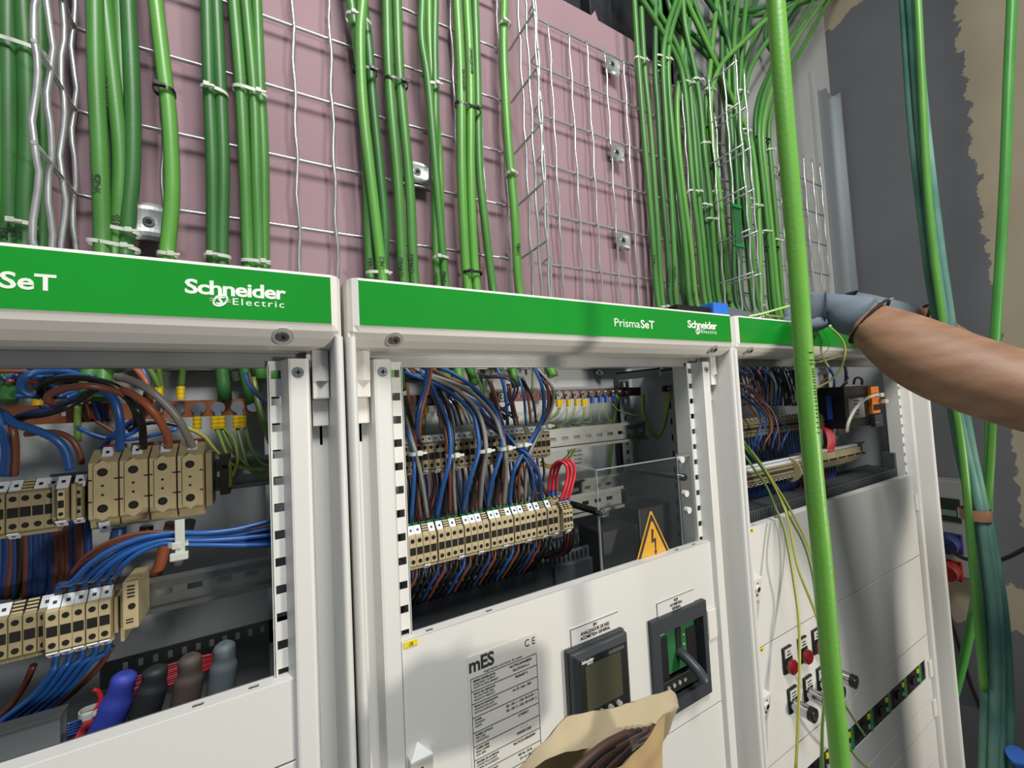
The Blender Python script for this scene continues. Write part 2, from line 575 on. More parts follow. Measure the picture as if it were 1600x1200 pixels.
def bracket(px, py, label, s=0.036):
    c = P(px, py, 0.240)
    t = thing('tray_bracket', (c.x, 0.24, c.z), label, 'bracket', 'zinc brackets holding the wire trays')
    # dished square plate clamped over the wires, lips curling back at top and bottom
    n = 10; V = []; F = []
    for k in (0, 1):
        for j in range(n + 1):
            for i in range(n + 1):
                u = i / n * 2 - 1; v = j / n * 2 - 1
                y = .2400 + .0035 * max(0, 1 - (u * u + v * v)) + (.006 * max(0, abs(v) - .72) / .28) + .0016 * k
                V.append((c.x + u * s * .5, y, c.z + v * s * .5 + .0016 * math.cos(u * 2.6)))
    N = (n + 1) ** 2
    for j in range(n):
        for i in range(n):
            a = j * (n + 1) + i
            F.append((a, a + 1, a + n + 2, a + n + 1)); F.append((N + a, N + a + n + 1, N + a + n + 2, N + a + 1))
    for i in range(n):
        for a, b in ((i, i + 1), (n * (n + 1) + i + 1, n * (n + 1) + i)): F.append((b, a, N + a, N + b))
        for a, b in ((i * (n + 1), (i + 1) * (n + 1)), ((i + 1) * (n + 1) + n, i * (n + 1) + n)): F.append((a, b, N + b, N + a))
    MB().add(V, F).build('plate', GALVB, t)
    MB().cyl((c.x, 0.2415, c.z), 0.0060, 0.003, 'Y', 18).build('washer', STEEL, t)
    MB().cyl((c.x, 0.2405, c.z), 0.0032, 0.003, 'Y', 6).build('bolt', HOLE, t)
    MB().cyl((c.x, 0.2450, c.z), 0.0040, 0.0195, 'Y', 10).build('stud', STEEL, t)
    return t


bracket(232, 345, 'zinc bracket beside the single bright green cable, lowest left', 0.046)
bracket(653, 267, 'zinc bracket between the middle green cable pairs', 0.036)
bracket(958, 99, 'dull zinc bracket highest on the middle tray', 0.040)
bracket(965, 237, 'bright zinc bracket in the middle of its column of three', 0.037)
bracket(975, 375, 'bright zinc bracket lowest in its column of three', 0.037)
bracket(1218, 272, 'small zinc bracket half hidden behind the rightmost bundle on the grey board', 0.03)

# ------------------------------------------------------------------ cabinets
ZT = 2.0
HZ = 1.9131
YS, YP = 0.048, 0.0376


def screw(c, r, parent, name='screw', axis='Y', ring=False):
    c = Vector(c)
    mb = MB()
    if ring: mb.cyl((c.x, c.y + .0012, c.z), r * 1.28, 0.0025, 'Y', 24)
    mb.cyl(c - Vector((0, .0004, 0)), r, 0.004, 'Y', 22)
    mb.cyl(c - Vector((0, .0010, 0)), r * .8, 0.002, 'Y', 22, r2=r)
    mb.box(c.x - r * .5, c.x + r * .5, c.y - .0014, c.y, c.z - r * .12, c.z + r * .12, 1)
    mb.box(c.x - r * .12, c.x + r * .12, c.y - .0014, c.y, c.z - r * .5, c.z + r * .5, 1)
    return mb.build(name, [STEEL, HOLE], parent)


def cabinet(X0, W, label, ptop=1.6364, strut_l=True):
    cab = thing('electrical_cabinet', (X0 + W / 2, 0.13, 0), label, 'electrical cabinet', 'white electrical cabinets in a row')
    X1 = X0 + W
    # banner housing with mitred rounded ends
    prof = [(0.0, 2.0), (0.0, 1.9545), (0.002, 1.9485), (0.0075, 1.9425), (0.018, 1.9365), (0.032, 1.9342), (0.058, 1.9342), (0.058, 2.0)]
    secs = []
    for x, back, tp in ((X0 + .0014, .020, .0012), (X0 + .0030, .009, .0005), (X0 + .0065, .003, 0), (X0 + .0115, 0, 0), (X1 - .0115, 0, 0), (X1 - .0065, .003, 0), (X1 - .0030, .009, .0005), (X1 - .0014, .020, .0012)):
        s = []
        for (y, z) in prof:
            yy = max(y, back) if y < .05 else y
            zz = z + (back * .25 if z < 1.97 else -tp)
            s.append((x, yy, zz))
        secs.append(s)
    mb = MB(); n = len(prof)
    vs = [p for s in secs for p in s]
    fs = []
    for i in range(len(secs) - 1):
        for k in range(n):
            fs.append((i * n + k, (i + 1) * n + k, (i + 1) * n + (k + 1) % n, i * n + (k + 1) % n))
    mb.add(vs, fs, 0, False)
    mb.add(vs, [list(range(n)), [(len(secs) - 1) * n + k for k in range(n)][::-1]])
    hous = mb.build('banner_housing', WHITE_S, cab)
    for p in hous.data.polygons: p.use_smooth = False
    strip = MB().box(X0 + .0123, X1 - .0123, -.0009, .001, 1.955, 1.9975).build('banner_strip', STRIP_G, cab)
    MB().box(X0 + .0118, X1 - .0118, -.0005, .001, 1.9975, 1.9992).build('banner_lip', mat('painted lip highlight', 'F2F2F0', .3), cab)  # lip coloured brighter than the housing to paint the light it catches
    # screw in a scooped recess on the chin
    for sx in (X0 + 0.046, X1 - 0.051):
        MB().cyl((sx, 0.006, 1.9430), 0.0086, 0.006, (0, .75, .6), 24, mi=0).build('screw_recess', mat('recess white', 'B5B3AD', .5), hous)
        sc = MB().cyl((sx, 0.0025, 1.9418), 0.0045, 0.004, (0, .75, .6), 18).cyl((sx, 0.0018, 1.9412), 0.0016, 0.002, (0, .75, .6), 6, mi=1).build('screw', [STEEL, HOLE], hous)
    # crossbar under the banner
    mb = MB().box(X0 + .03, X1 - .03, .052, .056, 1.9212, 1.946).box(X0 + .03, X1 - .03, .048, .056, 1.9335, 1.9342)
    mb.build('crossbar', GREYP, cab)
    MB().box(X0 + .03, X1 - .03, .0505, .058, 1.9200, 1.9214).build('crossbar_lip', GALV, cab)
    for side, E in ((1, X0), (-1, X1)):
        s = side
        # rounded corner pillar
        pr = [(.0012, .09), (.0012, .012), (.0022, .006), (.0042, .0032), (.0068, .003), (.0088, .0045), (.0098, .009), (.0112, .030), (.0128, .052), (.0128, .09)]
        pts = [(E + s * a, b) for a, b in pr]
        mb = MB().prism(pts, 0.02, 1.9445, 'Z', smooth=True)
        mb.build('corner_pillar', WHITE, cab)
        # recessed post with a slot
        mb = MB()
        a, b = sorted((E + s * .0125, E + s * .031))
        holed_plate(mb, a, b, .05, 1.92, [((a + b) / 2 - .0013 - s * .003, (a + b) / 2 + .0013 - s * .003, 1.843, 1.870)], lambda u, v, k: (u, .050 + .0016 * k, v))
        mb.box(a, b, .070, .072, 1.83, 1.88, 1)
        mb.build('recessed_post', [WHITE, HOLE], cab)
        # corner block under the banner
        mb = MB()
        q0, q1 = sorted((E + s * .0125, E + s * .0265))
        mb.box(q0, q1, .030, .0495, 1.888, 1.9345, ch=.0015)
        mb.box(q0, q1, .040, .0495, 1.862, 1.888, ch=.0008)
        pr = [(q0, .030), (q1, .030), ((q0 + q1) / 2, .0245)]
        mb.prism(pr, 1.905, 1.9345, 'Z')
        mb.build('corner_block', WHITE_S, cab)
        # channel
        pr = [(.0266, .0505), (.0283, .036), (.0300, .0305), (.0325, .0298), (.0450, .0298), (.0468, .0305), (.0525, .0480), (.0525, .0495), (.0460, .0320), (.0330, .0315), (.0300, .0375), (.0283, .0505)]
        mb = MB().prism([(E + s * u, y) for u, y in pr], .05, 1.9265, 'Z')
        chn = mb.build('frame_channel', WHITE, cab)
        screw((E + s * .0388, .0292, 1.9135), .0050, chn, ring=True)
        # perforated strut
        mb = MB()
        hol = []
        h0 = E + s * .0563
        for k in range(40):
            z = HZ - .025 * k
            hol.append((h0 - .0046, h0 + .0046, z - .0041, z + .0041))
        a, b = sorted((E + s * .0522, E + s * .0632))
        # widen so the holes stay inside the strip
        if s > 0: a, b = E + .0500, E + .0632
        else: a, b = E - .0632, E - .0500
        holed_plate(mb, a, b, .93, 1.9260, hol, lambda u, v, k: (u, YS + .0014 * k, v))
        mb.box(E + s * .0632 - .0007, E + s * .0632 + .0007, YS, YS + .028, .93, 1.922)
        mb.build('perforated_strut', WHITE, cab)
    # carcass
    MB().box(X0 + .06, X1 - .001, .2300, .2325, .3, 1.985).build('back_panel', BACK, cab) if X0 < 0.3 else MB().box(X0 + .001, X1 - .001, .2300, .2325, .3, 1.985).build('back_panel', BACK, cab)
    MB().box(X0 + .0008, X0 + .0022, .06, .2300, .3, 1.96).build('side_panel', BACK, cab)
    MB().box(X1 - .0022, X1 - .0008, .06, .2300, .3, 1.96).build('side_panel', BACK, cab)
    # rear perforated uprights
    for sx in (X0 + .045, X1 - .055):
        mb = MB(); hol = []
        for k in range(24):
            z = 1.90 - .0165 * k
            if k % 2: hol.append((sx - .003, sx + .003, z - .003, z + .003))
            else: hol.append((sx - .0045, sx + .0045, z - .0045, z + .0045))
        holed_plate(mb, sx - .013, sx + .013, 1.50, 1.915, hol, lambda u, v, k: (u, .200 + .0015 * k, v))
        mb.box(sx - .013, sx + .013, .2145, .2155, 1.50, 1.915, 1)
        mb.build('rear_upright', [BACK, mat('shadowed slot', '2B2D2F', .8)], cab)
    MB().box(X0 + .02, X1 - .02, .212, .229, 1.9330, 1.9450).build('rear_crossbar', GALV, cab)
    return cab, strip, hous


def front_panel(cab, X0, X1, z0, z1, seam=.0009, flange=False, name='front_panel', cut=None):
    mb = MB()
    a, b = X0 + seam, X1 - seam
    zt_, zb = z1 - seam, z0 + seam
    if cut: holed_plate(mb, a, b, zb, zt_, [cut], lambda u_, v_, k: (u_, YP + .0016 * k, v_))
    else: mb.box(a, b, YP, YP + .0016, zb, zt_, ch=.0006)
    mb.box(a, b, YP + .0012, YP + .014, zb, zb + .0014)
    if flange:
        hol = [(a + .028, a + .036, YP + .006, YP + .0105), (b - .036, b - .028, YP + .006, YP + .0105), (a + .10, a + .108, YP + .006, YP + .0105), (b - .076, b - .068, YP + .006, YP + .0105)]
        holed_plate(mb, a, b, YP + .0012, YP + .0165, hol, lambda u, v, k: (u, v, z1 - seam - .0014 * k))
        mb.box(a, b, YP + .0155, YP + .0167, z1 - .006, z1 - seam)
    else:
        mb.box(a, b, YP + .0012, YP + .014, z1 - seam - .0014, z1 - seam)
    return mb.build(name, WHITE, cab)


cab1, strip1, hous1 = cabinet(-0.6, 0.6, 'white electrical cabinet at left with exposed blue and brown wiring above its panel')
cab2, strip2, hous2 = cabinet(0.0, 0.6, 'white electrical cabinet in the middle with a meter and breaker on its panel')
cab3, strip3, hous3 = cabinet(0.6, 0.84, 'white electrical cabinet at right with key switches and red lamps')

# front panels
front_panel(cab1, -.5528, -.0472, 1.5640, 1.6364, flange=True)
front_panel(cab1, -.5528, -.0472, 1.20, 1.5640)
front_panel(cab1, -.5528, -.0472, .3, 1.20)
p2 = front_panel(cab2, .0488, .5528, 1.3860, 1.6364, flange=True, cut=(.4130, .5130, 1.4320, 1.5350))
front_panel(cab2, .0488, .5528, .90, 1.3860)
front_panel(cab2, .0488, .5528, .3, .90)
p3a = front_panel(cab3, .6525, 1.3870, 1.4305, 1.6364, flange=True)
p3b = front_panel(cab3, .6525, 1.3870, 1.2315, 1.4305)
# 3rd panel has the window for the row of breakers
mb = MB()
holed_plate(mb, .6534, 1.3861, 1.0765, 1.2306, [(.705, 1.355, 1.1310, 1.1775)], lambda u, v, k: (u, YP + .0016 * k, v))
p3c = mb.build('front_panel', WHITE, cab3)
front_panel(cab3, .6525, 1.3870, 1.0230, 1.0760)
front_panel(cab3, .6525, 1.3870, .9300, 1.0230)
front_panel(cab3, .6525, 1.3870, .3, .9300)
# end panel of the row
MB().box(1.4386, 1.4402, .004, .2320, .02, 1.94).build('end_panel', WHITE, cab3)


# lettering on the banners
def s_logo(cx, cz, s, parent, sx=1.0):
    """round arrow emblem in the letter: two hooked strokes"""
    mb = MB()

    def stroke(pts, w):
        vs = []
        for i, (x, z) in enumerate(pts):
            a = pts[max(i - 1, 0)]; b = pts[min(i + 1, len(pts) - 1)]
            dx, dz = b[0] - a[0], b[1] - a[1]; L = math.hypot(dx, dz) or 1
            ww = w * (1 - .35 * abs(i / (len(pts) - 1) - .5) * 2)
            nx, nz = -dz / L * ww / 2, dx / L * ww / 2
            for yy in (-.0014, -.0008):
                vs += [(cx + (x + nx) * s * sx, yy, cz + (z + nz) * s), (cx + (x - nx) * s * sx, yy, cz + (z - nz) * s)]
        for i in range(len(pts) - 1):
            a = i * 4; b = a + 4
            mb.add([vs[a], vs[a + 1], vs[b + 1], vs[b]], [(0, 1, 2, 3)])
            mb.add([vs[a], vs[b], vs[b + 2], vs[a + 2]], [(0, 1, 2, 3)])
            mb.add([vs[a + 1], vs[a + 3], vs[b + 3], vs[b + 1]], [(0, 1, 2, 3)])
    arc = lambda a0, a1, rx, rz, ox=0, oz=0, n=14: [(ox + rx * math.cos(math.radians(a0 + (a1 - a0) * i / n)), oz + rz * math.sin(math.radians(a0 + (a1 - a0) * i / n))) for i in range(n + 1)]
    tilt_ = lambda pts: [(x + z * .35, z) for x, z in pts]
    stroke(tilt_(arc(20, 200, .42, .50)), .20)
    stroke(tilt_(arc(200, 380, .42, .50)), .20)
    stroke(tilt_([(.20, .26), (-.02, .30), (-.16, .16), (0, 0), (.16, -.16), (.02, -.30), (-.20, -.26)]), .20)
    for k in range(2):
        stroke([(-.70, .12 - .2 * k), (-.34, .12 - .2 * k)], .07)
        stroke([(.34, .08 - .2 * k), (.70, .08 - .2 * k)], .07)
    return mb.build('emblem', LETTER, parent)


for strip, X0, W in ((strip1, -.6, .6), (strip2, 0, .6), (strip3, .6, .84)):
    dx = W - .6
    ps = PX(0, 0, 0)
    bx = X0 + dx
    text('product_lettering', 'Prisma', .0158, (bx + .36, -.0009, 1.9690), LETTER, strip, 'LEFT', 1, 0.0, fit=(bx + .3342, bx + .3810))
    text('product_lettering', 'SeT', .0158, (bx + .39, -.0009, 1.9690), LETTER, strip, 'LEFT', 1, 0.022, fit=(bx + .3828, bx + .4098))
    text('maker_lettering', 'Schneider', .0158, (bx + .52, -.0009, 1.9742), LETTER, strip, 'LEFT', 1, 0.026, 0.92, fit=(bx + .4815, bx + .5517))
    text('maker_lettering', 'Electric', .0080, (bx + .52, -.0009, 1.9668), LETTER, strip, 'LEFT', 1, 0.004, 1.22, fit=(bx + .5128, bx + .5500))
    s_logo(bx + .5045, 1.9697, .0088, strip, 1.15)

# ------------------------------------------------------------------ rails, terminals
RAILM = mat('dull zinc rail', '787C7A', 0.4, 0.75, vary=0.25, vscale=25)


def din_rail(name, x0, x1, y, zc, parent, mats=RAILM, h=.035):
    mb = MB(); hol = []
    x = x0 + .012
    while x < x1 - .012:
        hol.append((x - .0065, x + .0065, zc - .0030, zc + .0030)); x += .025
    holed_plate(mb, x0, x1, zc - h * .36, zc + h * .36, hol, lambda u, v, k: (u, y + .0012 * k, v))
    for s in (-1, 1):
        pr = [(y, zc + s * h * .36), (y - .0065, zc + s * h * .36), (y - .0065, zc + s * h * .5), (y - .0053, zc + s * h * .5), (y - .0053, zc + s * h * .39), (y + .0012, zc + s * h * .39)]
        if s < 0: pr = pr[::-1]
        mb.prism(pr, x0, x1)
    return mb.build(name, mats, parent)


def block_mesh(w, hh, depth, rows, hole_r, mats, yfrac=1.0, win=True):
    """one feed-through terminal: front face at y=0, centred in x and z, body going back"""
    g = .00025
    mb = MB()
    a = hh / 2
    prof = [(0, a * .80), (0, -a * .80), (.006, -a), (.014, -a * 1.06), (.017, -a * .95), (.022, -a * .92), (depth, -a * .60), (depth, a * .60), (.022, a * .92), (.017, a * .95), (.014, a * 1.06), (.006, a)]
    mb.prism(prof, -w / 2 + g, w / 2 - g, 'X')
    for z in rows:
        mb.cyl((0, -.0003, z), hole_r, .001, 'Y', 12, mi=1)
    if win:
        mb.box(-w / 2 + .0007, w / 2 - .0007, -.0003, .0006, -a * .21, a * .21, 1)
    # ribs underneath
    for k in range(3):
        mb.box(-w / 2, w / 2, .0025 + k * .0035, .0036 + k * .0035, -a * 1.05 + .0005 - (0.0008 * k), -a * .9, 0)
    me = bpy.data.meshes.new('terminal_block')
    me.from_pydata([tuple(p) for p in mb.v], [], mb.f)
    for q in mats: me.materials.append(q)
    me.polygons.foreach_set('material_index', mb.mi)
    me.update()
    return me


def simple_mesh(name, mb, mats):
    me = bpy.data.meshes.new(name)
    me.from_pydata([tuple(p) for p in mb.v], [], mb.f)
    for q in (mats if isinstance(mats, (list, tuple)) else [mats]): me.materials.append(q)
    me.polygons.foreach_set('material_index', mb.mi)
    me.polygons.foreach_set('use_smooth', mb.sm)
    me.update()
    return me


def inst(name, me, parent, off):
    o = bpy.data.objects.new(name, me); COL.objects.link(o)
    o.parent = parent; o.location = off
    return o


BLK8 = block_mesh(.0081, .040, .046, (.0115, -.0115), .0024, [TAN, HOLE])
BLK8D = block_mesh(.0081, .040, .046, (.0115, -.0115), .0024, [TAN_D, HOLE])
BLK5 = block_mesh(.0052, .030, .046, (.0085, -.0085), .0016, [TAN, HOLE])
BLK5D = block_mesh(.0052, .034, .046, (.0085, -.0085), .0016, [TAN_D, HOLE])
# marker: white tag lying on the slope above the front face
tg = MB().box(-.0038, .0038, -.0005, .0007, -.0060, .0060)
tg.box(-.0012, .0013, -.0008, 0, -.001, .0016, 1)
TAGM = simple_mesh('marker_tag', tg, [TAGW, BLACKP])
tg2 = MB().box(-.0038, .0038, -.0005, .0007, -.0060, .0060)
for k in range(4): tg2.box(-.0034, .0034, -.0012, 0, -.0052 + k * .0030, -.0036 + k * .0030, 1)
TAGB = simple_mesh('marker_slot', tg2, [HOLE, TAN])
fr = MB().cyl((0, 0, 0), .0030, .0075, 'Z', 12, r2=.0034)
FERG = simple_mesh('wire_collar', fr, mat('green collar', '2F7A45', .45))
FERD = simple_mesh('wire_collar', fr, mat('grey collar', '55595C', .45))
FERB = simple_mesh('wire_collar', MB().cyl((0, 0, 0), .0018, .006, 'Z', 10, r2=.0021), BLUEP)


def terminal_row(label, x_list, y, z, me, yrail, tags=None, collars=None, group='terminal strips in the cabinets', tilt=38, rail=None, bottom_tags=()):
    x0 = min(x_list); x1 = max(x_list)
    t = thing('terminal_strip', ((x0 + x1) / 2, y, z), label, 'terminal strip', group)
    o0 = Vector(t.location)
    for i, x in enumerate(x_list):
        b = inst('terminal_block', me, t, (x - o0.x, 0, 0))
        hh = .020 if me in (BLK8, BLK8D) else .017
        kind = (tags[i % len(tags)] if tags else 1)
        tm = inst('marker_tag' if kind else 'marker_slot', TAGM if kind else TAGB, b, (0, .0064, hh * 1.06 + .0002))
        tm.rotation_euler = (math.radians(-tilt), 0, 0)
        if collars:
            c = inst('wire_collar', collars, b, (0, .0160, hh * 1.0))
        if i in bottom_tags:
            q = inst('marker_tag', TAGM, b, (0, .0020, -hh * 1.0))
            q.rotation_euler = (math.radians(50), 0, 0); q.scale = (.9, .9, .6)
    if rail:
        din_rail('mounting_rail', rail[0], rail[1], yrail, z, t)
    # end stop
    MB().box(x0 - .0075, x0 - .0045, y + .006, y + .04, z - .016, z + .016, ch=.001).build('end_stop', TAN_D, t)
    MB().box(x1 + .0045, x1 + .0075, y + .006, y + .04, z - .016, z + .016, ch=.001).build('end_stop', TAN_D, t)
    return t


# cabinet 2, lower strip (front row)
u = [(140, 805), (200, 793), (258, 780), (327, 765), (383, 753), (438, 741), (491, 731), (553, 717), (606, 706), (659, 695), (710, 685), (771, 671), (821, 662), (869, 650), (915, 640), (972, 630), (1020, 621), (1065, 608), (1108, 597), (1160, 589), (1203, 578), (1255, 566), (1297, 558)]
YL2 = .070
pts = [P(630 + a / 5.456, 700 + b / 5.456, YL2) for a, b in u]
ZL2 = 1.7130
xl = [p.x for p in pts]
xl = [xl[0] - .008] + xl
terminal_row('front row of beige terminals with white markers and green collars in the middle cabinet', xl, YL2, ZL2, BLK8, YL2 + .047,
             tags=(1, 1, 0, 1, 1, 0, 1, 0, 1, 1, 1, 0, 1, 1, 0, 1), collars=FERG, rail=(.052, .44), bottom_tags=(2, 7, 10, 14, 18, 21, 23))
LOW2 = xl
# jumper block at its right end (two tiers)
xj = [xl[-1] + .0115 + .0052 * k for k in range(3)]
jz = ZL2 - .000
terminal_row('three slim beige terminals holding the red jumper loops, right end of the middle strip', xj, YL2 - .006, ZL2 - .001, BLK5, YL2 + .04, tags=(0,), group='terminal strips in the cabinets', bottom_tags=(1,))
xj2 = [P(857 + 6.5 * k, 775 - 1.5 * k, .115).x for k in range(3)]
terminal_row('three slim terminals behind the red jumper loops', xj2, .110, P(860, 790, .11).z, BLK5, .155, tags=(0,), group='terminal strips in the cabinets')

# cabinet 2, upper strip
YU2 = .118
a_ = P(654, 702, YU2); b_ = P(856, 683, YU2)
n_ = int(round((b_.x - a_.x) / .0083))
zu = (P(654, 702, YU2).z + P(657, 725, YU2).z) / 2
xu = [a_.x + (b_.x - a_.x) * i / n_ for i in range(n_ + 1)]
ZU2 = (P(856, 683, YU2).z + P(856, 702, YU2).z) / 2
xu = [a_.x - .0166, a_.x - .0083] + xu
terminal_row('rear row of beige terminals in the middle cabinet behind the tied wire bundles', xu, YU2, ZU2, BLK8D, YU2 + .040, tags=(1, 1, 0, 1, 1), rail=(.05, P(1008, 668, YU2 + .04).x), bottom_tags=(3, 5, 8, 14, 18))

# spare rail low at the back of cabinet 2
t = thing('mounting_rail', (.4, .18, 1.70), 'empty zinc rail seen through the clear shield in the middle cabinet', 'rail')
din_rail('rail', P(895, 770, .18).x, P(1010, 745, .18).x, .185, P(960, 755, .18).z, t)


# ---- cabinet 1 terminals
def power_block():
    w, hh = .0206, .070
    mb = MB()
    a = hh / 2
    prof = [(0, a * .72), (0, -a * .72), (.004, -a * .80), (.006, -a * .98), (.03, -a * 1.0), (.045, -a * .5), (.045, a * .5), (.030, a * 1.04), (.016, a * 1.04), (.004, a * .80)]
    mb.prism(prof, -w / 2 + .0003, w / 2 - .0003, 'X')
    # raised middle pad, side grooves with chevrons
    pr = [(-.0062, a * .66), (0.0, a * .78), (.0062, a * .66), (.0062, -a * .66), (0, -a * .78), (-.0062, -a * .66)]
    mb.prism(pr, -.0016, .0004, 'Y')
    for z in (a * .47, -a * .47):
        mb.cyl((0, -.0019, z), .0037, .001, 'Y', 18, mi=1)
        mb.cyl((0, -.0021, z), .0024, .001, 'Y', 12, mi=2)
    for z in (a * .12, -a * .12):
        mb.cyl((0, -.0019, z), .0011, .001, 'Y', 10, mi=1)
    for s in (-1, 1):
        for z in (a * .28, -a * .28):
            mb.box(s * w * .5 - .0026 if s > 0 else -w * .5, s * w * .5 if s > 0 else -w * .5 + .0026, -.0006, .0004, z - .0006, z + .0006, 1)
    for k in range(3):
        mb.box(-w / 2, w / 2, .008 + k * .006, .0100 + k * .006, -a * 1.03, -a * .95)
    return simple_mesh('power_terminal', mb, [TAN, HOLE, mat('dark screw', '3A3630', .4, .7)])


PWR = power_block()
YB1 = .120
pa = P(137, 708, YB1); pb = P(325, 697, YB1)
xs_ = [pa.x + .0103 + .0215 * k for k in range(4)]
zc = 1.8140
t = thing('terminal_strip', (sum(xs_) / 4, YB1, zc), 'four big beige power terminals in the left cabinet', 'terminal strip', 'terminal strips in the cabinets')
for x in xs_:
    b = inst('power_terminal', PWR, t, (x - t.location.x, 0, 0))
    q = inst('marker_tag', TAGM, b, (.001, .0100, .0335)); q.rotation_euler = (math.radians(-35), 0, 0)
inst('marker_tag', TAGM, t, (xs_[0] - t.location.x, .004, -.0345)).rotation_euler = (math.radians(30), 0, 0)
din_rail('mounting_rail', -.245, -.0585, .170, zc - .002, t)
MB().box(xs_[-1] + .011, xs_[-1] + .0165, YB1 + .012, YB1 + .048, zc - .030, zc + .026, ch=.001).build('end_plate', TAN_D, t)
MB().box(xs_[-1] + .022, xs_[-1] + .031, YB1 + .026, YB1 + .048, zc - .022, zc + .022, ch=.001).box(xs_[-1] + .024, xs_[-1] + .029, YB1 + .0255, YB1 + .027, zc + .006, zc + .010, 1).build('end_clamp', [mat('olive plastic', '4A4732', .5), HOLE], t)
# red bus pieces behind
for k in range(4):
    MB().box(xs_[k] - .0085, xs_[k] + .0085, YB1 + .034, YB1 + .040, zc + .030, zc + .040).build('insulating_cap', mat('dull red plastic', '6E2A22', .5), t)
# small ones to its left
YA1 = .120
xa = [P(20 + 19.6 * k, 765, YA1).x for k in range(4)]
xa = [xa[0] - (3 - k) * .0088 for k in range(3)] + xa
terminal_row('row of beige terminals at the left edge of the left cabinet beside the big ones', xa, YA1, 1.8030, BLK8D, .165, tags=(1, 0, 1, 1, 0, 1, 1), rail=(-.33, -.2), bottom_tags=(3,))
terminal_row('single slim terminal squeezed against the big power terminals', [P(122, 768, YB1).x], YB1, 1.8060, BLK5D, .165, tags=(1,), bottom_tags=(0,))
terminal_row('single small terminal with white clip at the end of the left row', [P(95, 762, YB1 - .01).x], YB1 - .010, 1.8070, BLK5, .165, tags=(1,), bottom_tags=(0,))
# lower strip of cabinet 1
YD1 = .102
px5 = [(81, 974), (102.5, 971), (122.6, 967), (144, 963), (163.5, 961)]
x5 = [P(a, b, YD1).x for a, b in px5]
z5 = P(122, 978, YD1).z
terminal_row('five beige terminals with grey collars and blue wires in the left cabinet', x5, YD1, z5, BLK8, YD1 + .045, tags=(1,), collars=FERD, rail=(-.32, -.0585), bottom_tags=(0, 1, 2, 3, 4))
x6 = [x5[0] - .0085 - .0085 * k for k in range(9)]
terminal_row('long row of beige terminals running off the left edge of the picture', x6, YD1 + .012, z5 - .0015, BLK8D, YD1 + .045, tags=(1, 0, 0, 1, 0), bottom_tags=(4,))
ex = P(205, 925, YD1).x
t = thing('end_clamp', (ex, YD1, z5), 'beige end clamp closing the left cabinet strip beside bare rail', 'clamp')
mb = MB().box(ex - .0055, ex + .0055, YD1 - .003, YD1 + .04, z5 - .012, z5 + .030, ch=.0012)
mb.box(ex - .0085, ex - .0055, YD1 + .004, YD1 + .04, z5 - .024, z5 + .022, ch=.001)
mb.cyl((ex + .001, YD1 - .0036, z5 + .008), .0026, .001, 'Y', 14, mi=1)
for k in range(4): mb.box(ex - .002, ex + .003, YD1 - .0036, YD1 - .0028, z5 + .016 + k * .003, z5 + .0172 + k * .003, 1)
for k in range(2): mb.box(ex - .003, ex + .002, YD1 - .0036, YD1 - .0028, z5 - .006 + k * .0025, z5 - .0052 + k * .0025, 1)
mb.build('clamp_body', [TAN, HOLE], t)

# ------------------------------------------------------------------ copper bars with bolts
def copper_bar(x0, x1, y, z, h, label, mats, bolts, holes=()):
    t = thing('copper_bar', ((x0 + x1) / 2, y, z), label, 'busbar', 'copper earth bars')
    mb = MB()
    holed_plate(mb, x0, x1, z - h / 2, z + h / 2, [(hx - .0022, hx + .0022, z - .0022, z + .0022) for hx in holes], lambda u_, v_, k: (u_, y + .004 * k, v_))
    mb.build('bar', mats, t)
    for bx in bolts:
        MB().cyl((bx, y - .0015, z), .0068, .0015, 'Y', 20).cyl((bx, y - .0060, z), .0046, .0045, 'Y', 6).build('bolt', STEEL, t)
    return t


ZC = 1.8855
YC = .190
b1 = [P(x, y, YC).x for x, y in ((245, 636), (278, 634), (310, 633), (341, 633), (371, 632), (396, 630))]
copper_bar(P(60, 650, YC).x - .12, P(412, 631, YC).x, YC, ZC + .0015, .019, 'copper earth bar across the left cabinet behind the tangled wires', COPPER, b1, [P(x, 645, YC).x for x in (98, 138, 176, 212)])
b2 = [P(820 + a / 4.615, 540 + 335 / 4.615, YC).x for a in (243, 302, 362, 422, 477, 535, 585, 638, 690, 740)]
copper_bar(.07, P(1001, 608, YC).x, YC, ZC, .0165, 'copper earth bar across the middle cabinet with blue and yellow lugs', COPPER_D, b2 + [P(x, 620, YC).x for x in (683, 702, 667, 784)], [P(x, 614, YC).x for x in (813, 843)])
copper_bar(P(1037, 606, .13).x, P(1062, 604, .13).x, .13, P(1048, 607, .13).z, .012, 'short piece of copper bar at the right side of the middle cabinet', COPPER_D, [P(1046, 608, .13).x])


# ------------------------------------------------------------------ wires
STUFF = MB()
STUFF_M = []


def wire(pts, r, material, label, group, name='wire', cat='wire', Y=None, step=5, seg=7, stripe=False, radii=None, stuff=False):
    w = []
    for p in pts:
        if isinstance(p, Vector):
            w.append(p)
        elif len(p) == 3:                     # line of sight and depth plane
            w.append(P(p[0], p[1], p[2]))
        else:
            w.append(P(p[0], p[1], Y))
    path = smooth_path(w, step)
    if stuff:
        if material not in STUFF_M: STUFF_M.append(material)
        STUFF.tube(path, r, 6, STUFF_M.index(material))
        return None
    mb = MB()
    if stripe:
        mb.tube(path, r, max(seg, 8), 0, 1, 0.12)
        mats = [W_GRN, W_YEL]
    else:
        mb.tube(path, r, seg)
        mats = [material]
    o = mb.build(name, mats, at=path[0])
    return tag(o, label, cat, group)


